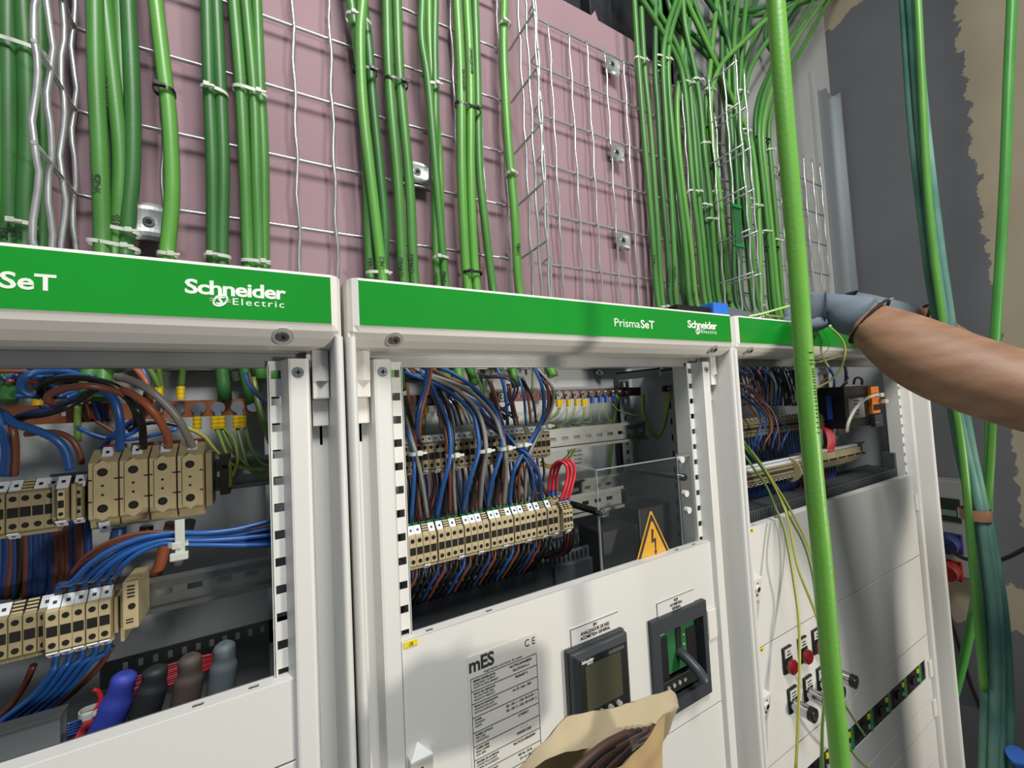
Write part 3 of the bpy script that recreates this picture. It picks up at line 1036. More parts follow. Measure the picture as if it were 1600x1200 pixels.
def tie(px, py, Y, halfw, label, group=None, black=False, depth=None, tilt=0.0, head=0, headside=1, r=.0011, vert=False):
    """cable tie: a flat band round the bundle plus a head"""
    c = P(px, py, Y)
    halfw = halfw / FPX * ((c - CAM).dot(_fwd)) * 1.04
    d = depth or .0095
    t = thing('cable_tie', c, label, 'cable tie', group or ('black nylon cable ties' if black else 'pale nylon cable ties'))
    n = 26
    ring = []
    for i in range(n + 1):
        a = 2 * math.pi * i / n
        x = halfw * math.copysign(abs(math.cos(a)) ** .7, math.cos(a)); y = -d * math.copysign(abs(math.sin(a)) ** .8, math.sin(a))
        ring.append(Vector((c.x + x, c.y + y, c.z + tilt * x)))
    mb = MB()
    # band as a flat strip
    hw = .0021
    vs = []; fs = []
    for i, p in enumerate(ring):
        nrm = Vector((p.x - c.x, p.y - c.y, 0)).normalized() * .0007
        vs += [p + Vector((0, 0, hw)), p - Vector((0, 0, hw)), p - Vector((0, 0, hw)) + nrm, p + Vector((0, 0, hw)) + nrm]
    for i in range(n):
        a = i * 4; b = a + 4
        for k in range(4):
            fs.append((a + k, a + (k + 1) % 4, b + (k + 1) % 4, b + k))
    mb.add(vs, fs)
    M_ = TIEB if black else TIE
    mb.build('band', M_, t)
    hx = c.x + headside * halfw * head
    fy = c.y - d * 1.0
    mb = MB().box(hx - .0032, hx + .0032, fy - .0042, fy + .0006, c.z + tilt * (hx - c.x) - .0028, c.z + tilt * (hx - c.x) + .0028, ch=.0007)
    mb.box(hx + headside * .003, hx + headside * .0085, fy - .0030, fy - .0018, c.z - .0013 + tilt * (hx - c.x), c.z + .0013 + tilt * (hx - c.x))
    mb.build('head', M_, t)
    return t

# ------------------------------------------------------------------ green cables coming down the trays
def drop(pts, Y, r, m, label, group, tail=None, top=None, ymid=None):
    """a green cable fixed to the tray, running down behind the banner into the cabinet"""
    w = [P(p[0], p[1], p[2] if len(p) > 2 else Y) for p in pts]
    if top is None:
        d = (w[0] - w[1]).normalized()
        w = [w[0] + d * .36, w[0] + d * .24, w[0] + d * .12] + w
    else:
        w = [Vector(q) for q in top] + w
    e = w[-1]
    tl = tail or (0, .165, 1.90)
    w += [Vector((e.x + tl[0] * .3, .55 * e.y + .45 * tl[1], max(e.z - .06, 1.975) if e.z > 2.03 else e.z - .03)), Vector((e.x + tl[0], tl[1], tl[2]))]
    path = smooth_path(w, 6)
    o = MB().tube(path, r, 10).build('green_cable', m, at=path[0])
    return tag(o, label, 'cable', group)


G = 'green cables tied on the trays above the '
gl, gm, gr = G + 'left cabinet', G + 'middle cabinet', G + 'right cabinet'
# left edge
drop([(-12, 0), (-8, 200), (-14, 392)], .216, .0082, CG, 'green cable cut by the left edge of the picture', gl)
drop([(12, 0), (13, 200), (13, 392)], .218, .0080, CG_D, 'leftmost whole green cable, under the pale tie', gl, tail=(.0, .17, 1.935))
drop([(36, 0), (43, 130), (44, 230), (40, 320), (38, 392)], .218, .0080, CG_D, 'second green cable from the left, bulging towards the wavy wires', gl, tail=(.0, .18, 1.92))
drop([(62, 0), (66, 200), (66, 392)], .236, .0070, CG_D, 'green cable behind the wavy zinc wires at left', gl)
# thick group
drop([(148, 0), (150, 120), (156, 250), (160, 396)], .212, .0078, CG, 'green cable marked F.25, front of the left thick bundle', gl)
drop([(163, 0), (176, 120), (187, 230), (187, 300), (179, 396)], .222, .0075, CG, 'green cable marked 515 bending inside the left thick bundle', gl, tail=(.01, .17, 1.93))
drop([(186, 0), (190, 120), (193, 230), (188, 330), (186, 397)], .230, .0075, CG, 'green cable half hidden at the back of the left thick bundle', gl)
drop([(200, 0), (207, 150), (207, 260), (201, 330), (196, 398)], .222, .0078, CG_D, 'dark green cable on the right side of the left thick bundle', gl, tail=(.0, .18, 1.93))
drop([(166, 100), (170, 250), (171, 396)], .238, .0070, CG_D, 'darkest green cable with white print behind the left thick bundle', gl)
# single light
drop([(243, 0), (256, 110), (265, 190), (269, 300), (261, 402)], .214, .0078, CG_L, 'single bright green cable with one black tie left of the pairs', gl, tail=(.01, .16, 1.94))
# pair, triple
drop([(323, 0), (327, 140), (332, 260), (333, 412)], .220, .0071, CG_D, 'left cable of the dark green pair above the left logo', gl, tail=(.012, .185, 1.895))
drop([(338, 0), (344, 130), (349, 260), (347, 412)], .220, .0071, CG_D, 'right cable of the dark green pair above the left logo', gl, tail=(.030, .185, 1.89))
drop([(365, 0), (375, 120), (382, 250), (388, 415)], .220, .0071, CG, 'left cable of the green trio beside the bare squares', gl, tail=(.01, .17, 1.92))
drop([(384, 0), (397, 150), (401, 290), (405, 417)], .220, .0066, CG, 'middle cable of the green trio beside the bare squares', gl, tail=(.0, .15, 1.915))
drop([(401, 0), (406, 120), (412, 250), (413, 417)], .224, .0066, CG, 'right cable of the green trio beside the bare squares', gl, tail=(.005, .16, 1.91))
# middle cabinet
drop([(548, 0), (560, 83), (570, 200), (575, 300), (579, 433)], .226, .0076, CG, 'rear left cable of the green bundle over the gap between cabinets', gm)
drop([(567, 0), (563, 60), (567, 167), (582, 300), (598, 437)], .212, .0076, CG_L, 'bright green cable crossing over its bundle above the gap between cabinets', gm)
drop([(567, 0), (576, 70), (583, 160), (594, 270), (601, 350), (602, 437)], .228, .0070, CG_D, 'dark right cable of the bundle above the gap between cabinets', gm)
drop([(604, 0), (608, 125), (622, 292), (631, 442)], .220, .0078, CG, 'left cable of the pair marked F.44.3', gm, tail=(.03, .18, 1.905))
drop([(620, 0), (625, 125), (640, 292), (648, 443)], .220, .0078, CG, 'right cable of the pair marked F.44.4', gm, tail=(.035, .18, 1.90))
drop([(660, 0), (659, 62), (670, 137), (683, 292), (697, 446)], .216, .0066, CG, 'left cable of the slim trio with a pale tie at mid height', gm, tail=(.02, .17, 1.905))
drop([(670, 0), (671, 60), (676, 137), (687, 260), (690, 448)], .226, .0062, CG_L, 'light middle cable of the slim trio', gm)
drop([(680, 0), (679, 70), (680, 137), (681, 292), (684, 446)], .222, .0064, CG, 'right cable of the slim trio', gm, tail=(.03, .17, 1.915))
drop([(714, 0), (720, 125), (722, 292), (731, 452)], .218, .0078, CG_L, 'left cable of the bright trio with black ties', gm, tail=(.02, .16, 1.925))
drop([(729, 0), (735, 125), (736, 292), (745, 453)], .218, .0076, CG_L, 'middle cable of the bright trio with black ties', gm, tail=(.02, .15, 1.930))
drop([(742, 0), (746, 125), (749, 260), (758, 350), (771, 456)], .224, .0070, CG, 'right cable of the bright trio leaving its neighbours downwards', gm)
drop([(788, 0), (787, 83), (793, 208), (804, 333), (812, 459)], .218, .0078, CG_L, 'single green cable marked F.45 beside the crimped wires', gm, tail=(.012, .15, 1.915))
# right-hand groups (further away, thinner in the picture)
R_ = .0062
for pts_, Yc, mm, lb in (
    ([(991, 0), (997, 92), (1006, 208), (1017, 333), (1029, 479)], .218, CG, 'leftmost green cable beside the bare tray squares, tied to its twin'),
    ([(1001, 0), (1007, 104), (1017, 208), (1026, 333), (1036, 480)], .222, CG, 'twin of the leftmost green cable beside the bare tray squares'),
    ([(1024, 0), (1024, 71), (1024, 119), (1028, 173), (1034, 280), (1043, 392), (1049, 479)], .220, CG_D, 'green cable with handwritten marks, left of the second bundle'),
    ([(1057, 0), (1043, 43), (1036, 95), (1041, 195), (1048, 300), (1053, 392), (1058, 479)], .213, CG, 'green cable leaning right at the top of the second bundle'),
    ([(1064, 0), (1048, 54), (1044, 110), (1050, 200), (1061, 300), (1070, 380), (1079, 476)], .216, CG, 'second green cable leaning right at the top of the second bundle'),
    ([(1062, 118), (1058, 160), (1060, 220), (1068, 300), (1080, 392), (1089, 476)], .228, CG_L, 'pale green cable starting at a tie in the second bundle'),
    ([(1030, 0), (1044, 180), (1054, 327), (1063, 400), (1071, 476)], .236, CG_D, 'dark green cable at the back of the second bundle'),
    ([(996, -10), (1028, 39), (1059, 95), (1070, 141), (1076, 210), (1083, 300), (1091, 370), (1102, 476)], .214, CG, 'green cable sweeping in from upper left to the third bundle'),
    ([(1010, -10), (1045, 47), (1067, 97), (1078, 141), (1084, 210), (1091, 300), (1099, 380), (1110, 476)], .220, CG, 'second green cable sweeping in from upper left to the third bundle'),
    ([(1080, 0), (1075, 54), (1071, 97), (1082, 150), (1090, 210), (1097, 290), (1106, 370), (1117, 474)], .224, CG_D, 'green cable rising straight out of the third bundle'),
    ([(1067, 0), (1071, 43), (1085, 108), (1094, 162), (1101, 238), (1111, 330), (1124, 474)], .214, CG, 'rightmost green cable of the third bundle'),
    ([(1070, 0), (1076, 97), (1084, 162), (1092, 260), (1098, 340), (1105, 420), (1110, 474)], .234, CG_D, 'green cable at the back of the third bundle'),
    ([(1108, 122), (1104, 162), (1110, 238), (1117, 300), (1125, 392), (1133, 468)], .220, CG_L, 'pale green cable starting at the tie beside the tall curve'),
    ([(1262, -4), (1202, 28), (1164, 63), (1132, 95), (1115, 130), (1110, 173), (1117, 249), (1124, 300), (1132, 380), (1140, 468)], .208, CG_L, 'pale green cable curving up to the right behind the thick hanging cable'),
    ([(1100, -8), (1118, 20), (1132, 48), (1140, 75), (1146, 130), (1150, 249), (1155, 350), (1160, 470)], .220, CG_D, 'green cable from upper left into the bundle with pale tags'),
    ([(1121, 0), (1127, 40), (1129, 108), (1135, 173), (1141, 249), (1146, 350), (1150, 470)], .232, CG_D, 'dark green cable deep in the tall upright bunch, far left'),
    ([(1131, 0), (1137, 87), (1141, 173), (1148, 249), (1160, 320), (1169, 400), (1178, 476)], .226, CG, 'green cable in the middle of the tall upright bunch'),
    ([(1153, 0), (1147, 65), (1149, 152), (1156, 249), (1164, 320), (1171, 400), (1178, 476)], .214, CG, 'green cable bending slightly left at the top of the tall upright bunch'),
    ([(1166, 0), (1160, 65), (1157, 120), (1155, 184), (1160, 249), (1168, 330), (1176, 400), (1183, 480)], .220, CG, 'green cable at the right side of the tall upright bunch'),
    ([(1143, 0), (1142, 60), (1143, 140), (1146, 240), (1152, 340), (1160, 470)], .236, CG_D, 'dark green cable at the very back of the tall upright bunch'),
    ([(1250, -4), (1205, 56), (1175, 102), (1163, 145), (1156, 188), (1160, 240), (1167, 300), (1174, 380), (1186, 480)], .204, CG, 'green cable arching right above the fourth bundle'),
    ([(1157, 182), (1171, 212), (1178, 249), (1184, 305), (1187, 380), (1191, 482)], .214, CG_L, 'pale green cable arching out of a tie in the fourth bundle'),
    ([(1158, 205), (1170, 238), (1177, 290), (1183, 360), (1188, 420), (1193, 482)], .222, CG, 'green cable just inside the pale arch of the fourth bundle'),
    ([(1298, -4), (1262, 60), (1229, 118), (1208, 165), (1201, 206), (1205, 262), (1213, 348), (1219, 420), (1226, 490)], .212, CG, 'rightmost cable of the four sweeping up to the ceiling corner'),
    ([(1290, -4), (1240, 68), (1211, 128), (1197, 169), (1192, 217), (1198, 283), (1207, 370), (1219, 489)], .206, CG_L, 'second from right of the four sweeping up to the ceiling corner'),
    ([(1274, -4), (1229, 71), (1199, 134), (1189, 173), (1186, 217), (1193, 290), (1203, 392), (1212, 488)], .212, CG, 'third from right of the four sweeping up to the ceiling corner'),
    ([(1258, -4), (1232, 34), (1206, 104), (1186, 152), (1180, 195), (1184, 245), (1190, 300), (1198, 392), (1206, 488)], .222, CG_D, 'fourth from right of the four sweeping up to the ceiling corner'),
):
    drop(pts_, Yc, R_, mm, lb, gr, tail=(.01, .15, 1.93))
for k, pts_ in enumerate((
    [(1040, -10), (1056, 39), (1088, 71), (1112, 98), (1128, 140), (1140, 200)],
    [(1048, -10), (1066, 36), (1094, 66), (1118, 92), (1134, 130), (1144, 200)],
    [(1084, 58), (1100, 46), (1119, 35), (1150, 24), (1200, 8), (1262, -8)],
    [(1108, -8), (1122, 30), (1140, 66), (1150, 130), (1152, 210)],
    [(1174, -6), (1152, 60), (1150, 140), (1150, 230)],
    [(1182, -6), (1168, 46), (1160, 90), (1158, 150)],
    [(1210, -6), (1184, 50), (1164, 100), (1158, 160)],
    [(1214, 92), (1196, 60), (1208, 30), (1252, -6)],
    [(1112, -6), (1136, 10), (1160, 24), (1210, 20), (1264, 2)],
    [(1120, -6), (1150, 14), (1180, 16), (1230, -4)],
)):
    w = [P(a, b, .252 + .004 * (k % 3)) for a, b in pts_]
    if pts_[0][1] < 0:
        d = (w[0] - w[1]).normalized(); w = [w[0] + d * .30, w[0] + d * .15] + w
    if pts_[-1][1] < 5:
        d = (w[-1] - w[-2]).normalized(); w = w + [w[-1] + d * .12, w[-1] + d * .24]
    path = smooth_path(w, 6)
    o = MB().tube(path, R_, 9).build('green_cable', CG_D if k % 2 else CG, at=path[0])
    lbs = ['long dark cable crossing behind the third bundle towards the tall bunch', 'long pale cable crossing behind the third bundle towards the tall bunch',
           'green cable running level to the upper right with pale ties', 'green cable dipping behind the top of the tall upright bunch', 'green cable leaning left behind the top of the tall bunch',
           'short green cable branching right near the top of the tall bunch', 'green cable branching towards the thick hanging cable', 'hooked green cable behind the thick hanging cable',
           'green cable lying across the top right of the tray', 'second green cable lying across the top right of the tray']
    tag(o, lbs[k], 'cable', gr)

# handwritten marks on the cables
def cable_mark(px, py, Y, s, size, parent_name, lean=0.0):
    par = None
    for o in bpy.data.objects:
        if o.get('label', '').startswith(parent_name): par = o
    o = text('handwritten_mark', s, size, (0, 0, 0), BLACKP, par, 'CENTER', 1.0, 0.012, ext=.0002)
    c = P(px, py, Y)
    o0 = org(par)
    M_ = Matrix.Rotation(-math.pi / 2 + lean, 4, 'Y')
    for q in o.data.vertices:
        q.co = M_ @ (q.co + o0) + c - o0
    return o


for a in ((157, 285, .2035, 'F-25', .0105, 'green cable marked F.25'), (187, 345, .2140, '515', .0095, 'green cable marked 515'),
          (12, 365, .2095, '30', .0110, 'leftmost whole green cable'), (34, 366, .2095, '33', .0110, 'second green cable from the left'),
          (583, 412, .2175, 'F.44', .010, 'rear left cable'), (601, 410, .2035, '14.2', .010, 'bright green cable crossing'),
          (630, 415, .2115, 'F.44.3', .011, 'left cable of the pair marked'), (647, 410, .2115, 'F.44.4', .011, 'right cable of the pair marked'),
          (697, 432, .2090, 'F-46', .009, 'left cable of the slim trio'), (684, 432, .2150, 'EL.47', .008, 'right cable of the slim trio'),
          (813, 388, .2095, 'F.45', .010, 'single green cable marked'), (727, 125, .2095, 'H07Z1-K 4G', .007, 'left cable of the bright trio'), (739, 95, .2095, 'M 0 USTANAC', .007, 'middle cable of the bright trio'),
          (168, 160, .2145, 'SC 5M USTANAC', .0085, 'green cable marked 515'),
          (1024, 405, .2112, 'F.S.2', .010, 'leftmost green cable'), (1046, 430, .2128, 'ESC.A.SAL', .008, 'green cable with handwritten'), (1056, 425, .2062, 'F32.5.S41', .008, 'green cable leaning right'),
          (1086, 460, .2210, '46.2', .009, 'pale green cable starting at a tie')):
    cable_mark(*a)

# cable ties
for a in ((14, 70, .216, 40, 'pale tie across the leftmost green cables', 0), (36, 352, .218, 14, 'pale tie low on the second green cable from the left', 0),
          (190, 362, .222, 22, 'upper of the two pale ties at the foot of the left thick bundle', 0), (178, 385, .216, 30, 'lower of the two pale ties at the foot of the left thick bundle', 0),
          (262, 400, .214, 12, 'pale tie at the foot of the single bright cable', 0), (335, 145, .220, 17, 'pale tie on the dark green pair at mid height', 0), (340, 402, .220, 17, 'pale tie at the foot of the dark green pair', 0),
          (391, 146, .220, 22, 'pale tie on the green trio at mid height', 0), (400, 411, .220, 19, 'pale tie at the foot of the green trio', 0),
          (560, 33, .220, 18, 'pale tie highest on the bundle over the gap', 0), (591, 428, .220, 18, 'pale knotted tie at the foot of the bundle over the gap', 0),
          (675, 136, .220, 10, 'pale tie gathering the slim trio', 0), (688, 404, .220, 12, 'pale tie low on the slim trio', 0), (788, 40, .218, 9, 'pale tie high on the single cable beside crimped wires', 0), (799, 273, .218, 9, 'pale tie mid height on the single cable beside crimped wires', 0),
          (257, 143, .214, 13, 'black tie on the single bright cable', 1), (570, 112, .222, 17, 'black tie on the bundle over the gap', 1), (619, 130, .220, 17, 'black tie round the pair with F.44 marks', 1),
          (731, 170, .220, 20, 'black tie at mid height on the bright trio', 1), (738, 427, .218, 15, 'black tie at the foot of the bright trio', 1),
          (1000, 95, .220, 11, 'pale tie on the leftmost twins of the right bundles', 0), (1036, 93, .218, 16, 'pale tie with long tail on the second bundle', 0), (1027, 106, .222, 7, 'small pale tie just under the long tailed one', 0),
          (1072, 130, .218, 12, 'pale tie at the neck of the third bundle', 0), (1088, 126, .214, 8, 'small pale tie right of the neck of the third bundle', 0), (1108, 142, .212, 8, 'pale tie where the tall curve begins', 0),
          (1084, 300, .218, 14, 'pale tie half way down the third bundle', 0), (1101, 321, .216, 6, 'small pale tie below and right of the half way tie', 0), (1109, 343, .216, 8, 'pale tie lowest on the third bundle', 0), (1117, 300, .216, 6, 'small pale tie on the two pale cables', 0),
          (1100, 225, .216, 6, 'small pale tie on the third bundle upper right edge', 0), (1144, 172, .220, 14, 'pale tie on the tall upright bunch', 0), (1158, 145, .215, 8, 'pale tie at the top right of the tall upright bunch', 0),
          (1168, 311, .216, 6, 'small pale tie right of the crimped wires', 0), (1181, 322, .214, 10, 'pale tie on the fourth bundle', 0), (1168, 369, .214, 5, 'small pale tie beside the green clip', 0), (1163, 205, .214, 7, 'pale tie at the root of the pale arch', 0),
          (1196, 362, .214, 8, 'pale tie low between fourth bundle and the sweeping four', 0), (1214, 376, .214, 7, 'pale tie low on the rightmost sweeping cable', 0), (1202, 235, .214, 6, 'small pale tie under the black one on the sweeping four', 0), (1185, 478, .212, 6, 'pale tie right on the banner edge by the fourth bundle', 0),
          (1190, 217, .214, 12, 'black tie at the neck of the sweeping four', 1), (1204, 387, .216, 12, 'black tie low on the sweeping four', 1), (1220, 496, .216, 6, 'black tie touching the right banner', 1), (1033, 480, .220, 8, 'pale tie on the banner edge under the twins', 0)):
    px, py, Y, hw, lb, bk = a
    tie(px, py, Y, hw, lb, black=bool(bk), depth=.0105 if px < 900 else .0080, tilt=random.uniform(-.15, .15), head=random.choice((-.5, .0, .5)) if px < 900 else random.choice((.6, .8)), headside=1)

# ------------------------------------------------------------------ wiring inside the middle cabinet
g2 = 'wires in the middle cabinet'
WB2 = 'the middle cabinet'


def W2(pts, c, label, r=.0021, grp=g2, **k):
    return wire(pts, r, c, label, grp, **k)


def bundle(rows, grp):
    for pts_, c, r, lb in rows:
        wire(pts_, r, c, lb, grp, step=5)


yf, ym, yr = .050, .090, .150          # front of bundle, hand-over, back
zl = .086                               # where wires meet the lower collars
bundle([
    ([(636, 640, .12), (637, 672, .085), (646, 708, .070), (646.5, 755, .072), (642, 812, zl)], W_BLUE, .0026, 'blue wire of the leftmost tied bunch'),
    ([(633, 620, .12), (640, 664, .09), (649, 706, .074), (651, 760, .078), (650, 814, zl)], W_BLACK, .0021, 'black wire of the leftmost tied bunch'),
    ([(636, 600, .14), (644, 660, .10), (650, 708, .078), (653, 770, .080), (658, 812, zl)], W_BROWN, .0021, 'brown wire of the leftmost tied bunch'),
    ([(634, 650, .10), (641, 678, .080), (650, 710, .066), (659, 750, .070), (668, 808, zl)], W_GREY, .0024, 'grey wire of the leftmost tied bunch'),
    ([(640, 575, .15), (668, 606, .12), (686, 637, .095), (695, 668, .080), (701, 712, .066), (703, 760, .072), (703, 802, zl)], W_BROWN, .0022, 'brown wire of the second tied bunch'),
    ([(650, 572, .15), (672, 600, .11), (690, 638, .088), (702, 668, .072), (704, 712, .060), (692, 760, .066), (682, 808, zl)], W_BLUE, .0028, 'blue wire of the second tied bunch'),
    ([(660, 572, .15), (682, 602, .12), (698, 635, .095), (706, 668, .080), (708, 712, .068), (698, 760, .076), (694, 804, zl)], W_BLACK, .0024, 'black wire of the second tied bunch'),
    ([(668, 574, .16), (690, 610, .13), (706, 650, .10), (708, 710, .072), (709, 760, .076), (712, 803, zl)], W_GREY, .0022, 'grey wire of the second tied bunch'),
    ([(633, 582, .14), (687, 604, .11), (717, 624, .09), (737, 645, .078), (745, 668, .068), (748, 704, .058), (733, 755, .064), (723, 801, zl)], W_BLUE, .0028, 'blue wire of the third tied bunch'),
    ([(640, 590, .15), (700, 606, .12), (723, 618, .10), (747, 653, .086), (753, 677, .074), (752, 706, .064), (741, 758, .076), (734, 799, zl)], W_BLACK, .0025, 'black wire of the third tied bunch'),
    ([(650, 580, .16), (690, 598, .13), (728, 622, .11), (750, 660, .088), (756, 706, .070), (749, 755, .078), (743, 797, zl)], W_BROWN, .0022, 'brown wire of the third tied bunch'),
    ([(642, 572, .15), (677, 592, .12), (710, 607, .10), (737, 630, .085), (751, 654, .072), (758, 682, .062), (759, 710, .058), (753, 755, .068), (750, 795, zl)], W_GREY, .0029, 'grey wire of the third tied bunch'),
    ([(665, 566, .15), (710, 585, .12), (747, 612, .10), (772, 640, .082), (782, 668, .070), (784, 702, .060), (768, 755, .066), (761, 795, zl)], W_BLUE, .0028, 'blue wire of the fourth tied bunch'),
    ([(655, 572, .16), (690, 590, .13), (733, 609, .11), (763, 634, .090), (778, 660, .078), (785, 702, .068), (778, 750, .078), (771, 791, zl)], W_BLACK, .0026, 'black wire of the fourth tied bunch'),
    ([(660, 568, .17), (700, 590, .14), (740, 606, .12), (770, 640, .096), (786, 676, .080), (788, 704, .072), (784, 750, .080), (779, 790, zl)], W_BROWN, .0022, 'brown wire of the fourth tied bunch'),
    ([(648, 576, .16), (678, 588, .13), (723, 604, .11), (752, 627, .092), (773, 653, .076), (784, 683, .064), (790, 712, .058), (790, 750, .070), (787, 789, zl)], W_GREY, .0029, 'grey wire of the fourth tied bunch'),
    ([(832, 570, .15), (846, 600, .12), (850, 640, .095), (843, 665, .080), (826, 694, .068), (807, 727, .064), (800, 748, .070), (796, 788, zl)], W_BLUE, .0029, 'blue wire of the bunch leaning from upper right'),
    ([(836, 568, .15), (853, 594, .13), (857, 630, .10), (846, 668, .086), (828, 702, .076), (812, 735, .074), (811, 786, zl)], W_BROWN, .0023, 'brown wire of the bunch leaning from upper right'),
    ([(838, 574, .14), (862, 604, .12), (864, 630, .10), (852, 662, .084), (837, 688, .074), (824, 722, .070), (820, 786, zl)], W_GREY, .0023, 'grey wire of the bunch leaning from upper right'),
    ([(834, 574, .15), (850, 596, .13), (861, 628, .11), (848, 664, .092), (830, 698, .082), (806, 740, .080), (803, 786, zl)], W_BLACK, .0023, 'black wire of the bunch leaning from upper right'),
    ([(690, 590, .15), (747, 640, .11), (785, 672, .088), (808, 698, .066), (822, 708, .062), (838, 730, .064), (845, 755, .070), (846, 784, zl)], W_BLUE, .0024, 'blue wire crossing to the right end of the strip'),
    ([(688, 596, .15), (744, 648, .12), (780, 678, .094), (806, 700, .070), (820, 716, .066), (831, 738, .068), (834, 760, .072), (831, 788, zl)], W_BLUE, .0022, 'second blue wire crossing to the right of the strip'),
    ([(700, 610, .16), (750, 650, .12), (786, 676, .098), (810, 702, .074), (826, 726, .072), (834, 756, .076), (838, 786, zl)], W_BROWN, .0020, 'brown wire crossing to the right of the strip'),
    ([(698, 606, .16), (754, 648, .13), (790, 678, .10), (812, 704, .078), (834, 730, .076), (848, 758, .080), (852, 772, zl)], W_BROWN, .0018, 'thin brown wire reaching the last terminal'),
    ([(669, 566, .10), (664, 604, .085), (654, 641, .082), (650, 680, .10), (650, 694, .13)], W_BLUE, .0028, 'bright blue wire falling left of the second bunch'),
    ([(675, 568, .10), (668, 606, .089), (658, 643, .086), (655, 680, .10), (656, 694, .13)], mat('orange brown wire', '9A5638', .4), .0025, 'orange brown wire falling beside the bright blue one'),
    ([(747, 583, .13), (763, 588, .10), (786, 586, .095), (803, 593, .10), (809, 608, .11), (800, 628, .12), (778, 643, .13)], W_BROWN, .0016, 'thin brown wire making a round loop under the crossbar'),
    ([(753, 590, .13), (780, 590, .105), (797, 594, .10), (804, 608, .11), (796, 630, .12), (776, 645, .13)], W_BLUE, .0016, 'thin blue wire making a round loop under the crossbar'),
    ([(775, 572, .15), (785, 596, .14), (791, 627, .14), (793, 664, .14)], W_BLUE, .0026, 'blue wire falling to the rear row behind the loop'),
    ([(810, 588, .15), (818, 616, .14), (822, 664, .14)], W_BLUE, .0020, 'blue wire from the rightmost green sheath'),
    ([(762, 590, .16), (772, 622, .15), (782, 664, .14)], W_BLACK, .0022, 'black wire falling behind the round loop'),
    ([(765, 592, .16), (777, 626, .16), (786, 664, .14)], W_BROWN, .0020, 'brown wire falling behind the round loop'),
    ([(797, 600, .16), (803, 635, .15), (810, 664, .14)], W_BROWN, .0020, 'brown wire right of the loop'),
    ([(793, 600, .16), (800, 640, .15), (805, 664, .14)], W_BLACK, .0022, 'black wire right of the loop'),
    ([(813, 588, .155), (824, 618, .15), (830, 662, .14)], W_BROWN, .0022, 'brown wire from the rightmost green sheath'),
    ([(816, 590, .15), (832, 624, .145), (838, 660, .14)], W_BLACK, .0020, 'black wire from the rightmost green sheath'),
], g2)
for k in range(16):
    x0 = 640 + 3 * k + random.uniform(-2, 2)
    c = random.choice((W_BLACK, W_BLACK, W_BLUED, W_GREY, W_BROWN))
    wire([(x0 - 14, 566, .19), (x0 + 12, 592, .17), (x0 + 40 + k * 4, 622 + k, .16), (x0 + 52 + k * 5, 668 - k, .145)], .0019, c, 'thin dark wire in the tangle behind the tied bunches', 'dark wires behind the tied bunches', stuff=True)
for k in range(34):
    i = k % len(xu)
    x = xu[i] + random.uniform(-.002, .002)
    c = random.choice((W_BLUED, W_BROWN, W_BLACK, W_BLUED, W_BLACK))
    wire([Vector((x, YU2 + .02, ZU2 - .019)), Vector((x + .002, YU2 + .02, ZU2 - .05)), Vector((x + random.uniform(-.01, .01), YU2 + .018, 1.72)), Vector((x + random.uniform(-.01, .01), YU2 + .01, 1.64))],
         .0020, c, 'dark wire dropping from the rear terminal row in the middle cabinet', 'wires under the rear terminal row')
for k, x in enumerate(LOW2):
    c = (W_BLUED, W_BROWN, W_BLACK, W_BLACK)[k % 4] if k % 8 else W_BLUE
    wire([Vector((x, YL2 + .018, ZL2 - .020)), Vector((x - .002, YL2 + .014, ZL2 - .034)), Vector((x - .010, YL2 + .020, ZL2 - .050)), Vector((x - .016, YL2 + .040, ZL2 - .075))],
         .0022, c, 'wire bending away under the front terminal row', 'wires under the front terminal row')
for lb, px, py, Y, hw in (('natural tie on the leftmost wire bunch', 648, 708, .070, 8), ('natural tie on the second wire bunch', 706, 711, .066, 8), ('natural tie on the third wire bunch', 754, 704, .062, 9),
                          ('natural tie on the fourth wire bunch', 787, 700, .062, 9), ('natural tie on the crossing wires', 812, 695, .068, 9), ('natural tie highest on the bunch from upper right', 848, 666, .086, 9)):
    tie(px, py, Y, hw, lb, group='natural ties on the wire bunches', depth=.0085, tilt=.1, head=.4, r=.001)
# red jumper loops
for k in range(3):
    dx, dz = 5.6 * k, -1.2 * k
    wire([(857 + 6.3 * k, 769 + dz, .106), (859 + dx, 748 + dz, .104), (863 + dx, 730 + dz, .098), (873 + dx, 721 + dz, .088), (884 + dx, 726 + dz, .078), (887 + dx, 742 + dz, .074), (882 + dx, 764 + dz, .073), (876 + 6.1 * k, 783 + dz, .075)],
         .0022, W_RED, ('inner red jumper loop nearest the camera', 'middle one of the three red jumper loops', 'outer rightmost red jumper loop')[k], 'red jumper loops', step=6)
    for a, Y in (((857 + 6.3 * k, 771 + dz), .106), ((876 + 6.1 * k, 784 + dz), .075)):
        c = P(a[0], a[1], Y)
        tag(MB().cyl(c - Vector((0, 0, .004)), .0026, .007, 'Z', 10).build('wire_ferrule', BLUEP, at=c), 'blue ferrule at a foot of the red jumper loops', 'ferrule', 'blue ferrules under the red loops')
for k in range(4):
    wire([(880 + 5 * k, 815, .085), (882 + 5 * k, 840, .088), (876 + 4 * k, 862, .10), (850 + 4 * k, 872, .12)], .0021, (W_BLACK, mat('dark red wire', '5A0F14', .4), W_BLACK, W_BLACK)[k],
         'dark wire hanging in a curve under the red loops', 'wires curving under the red loops')

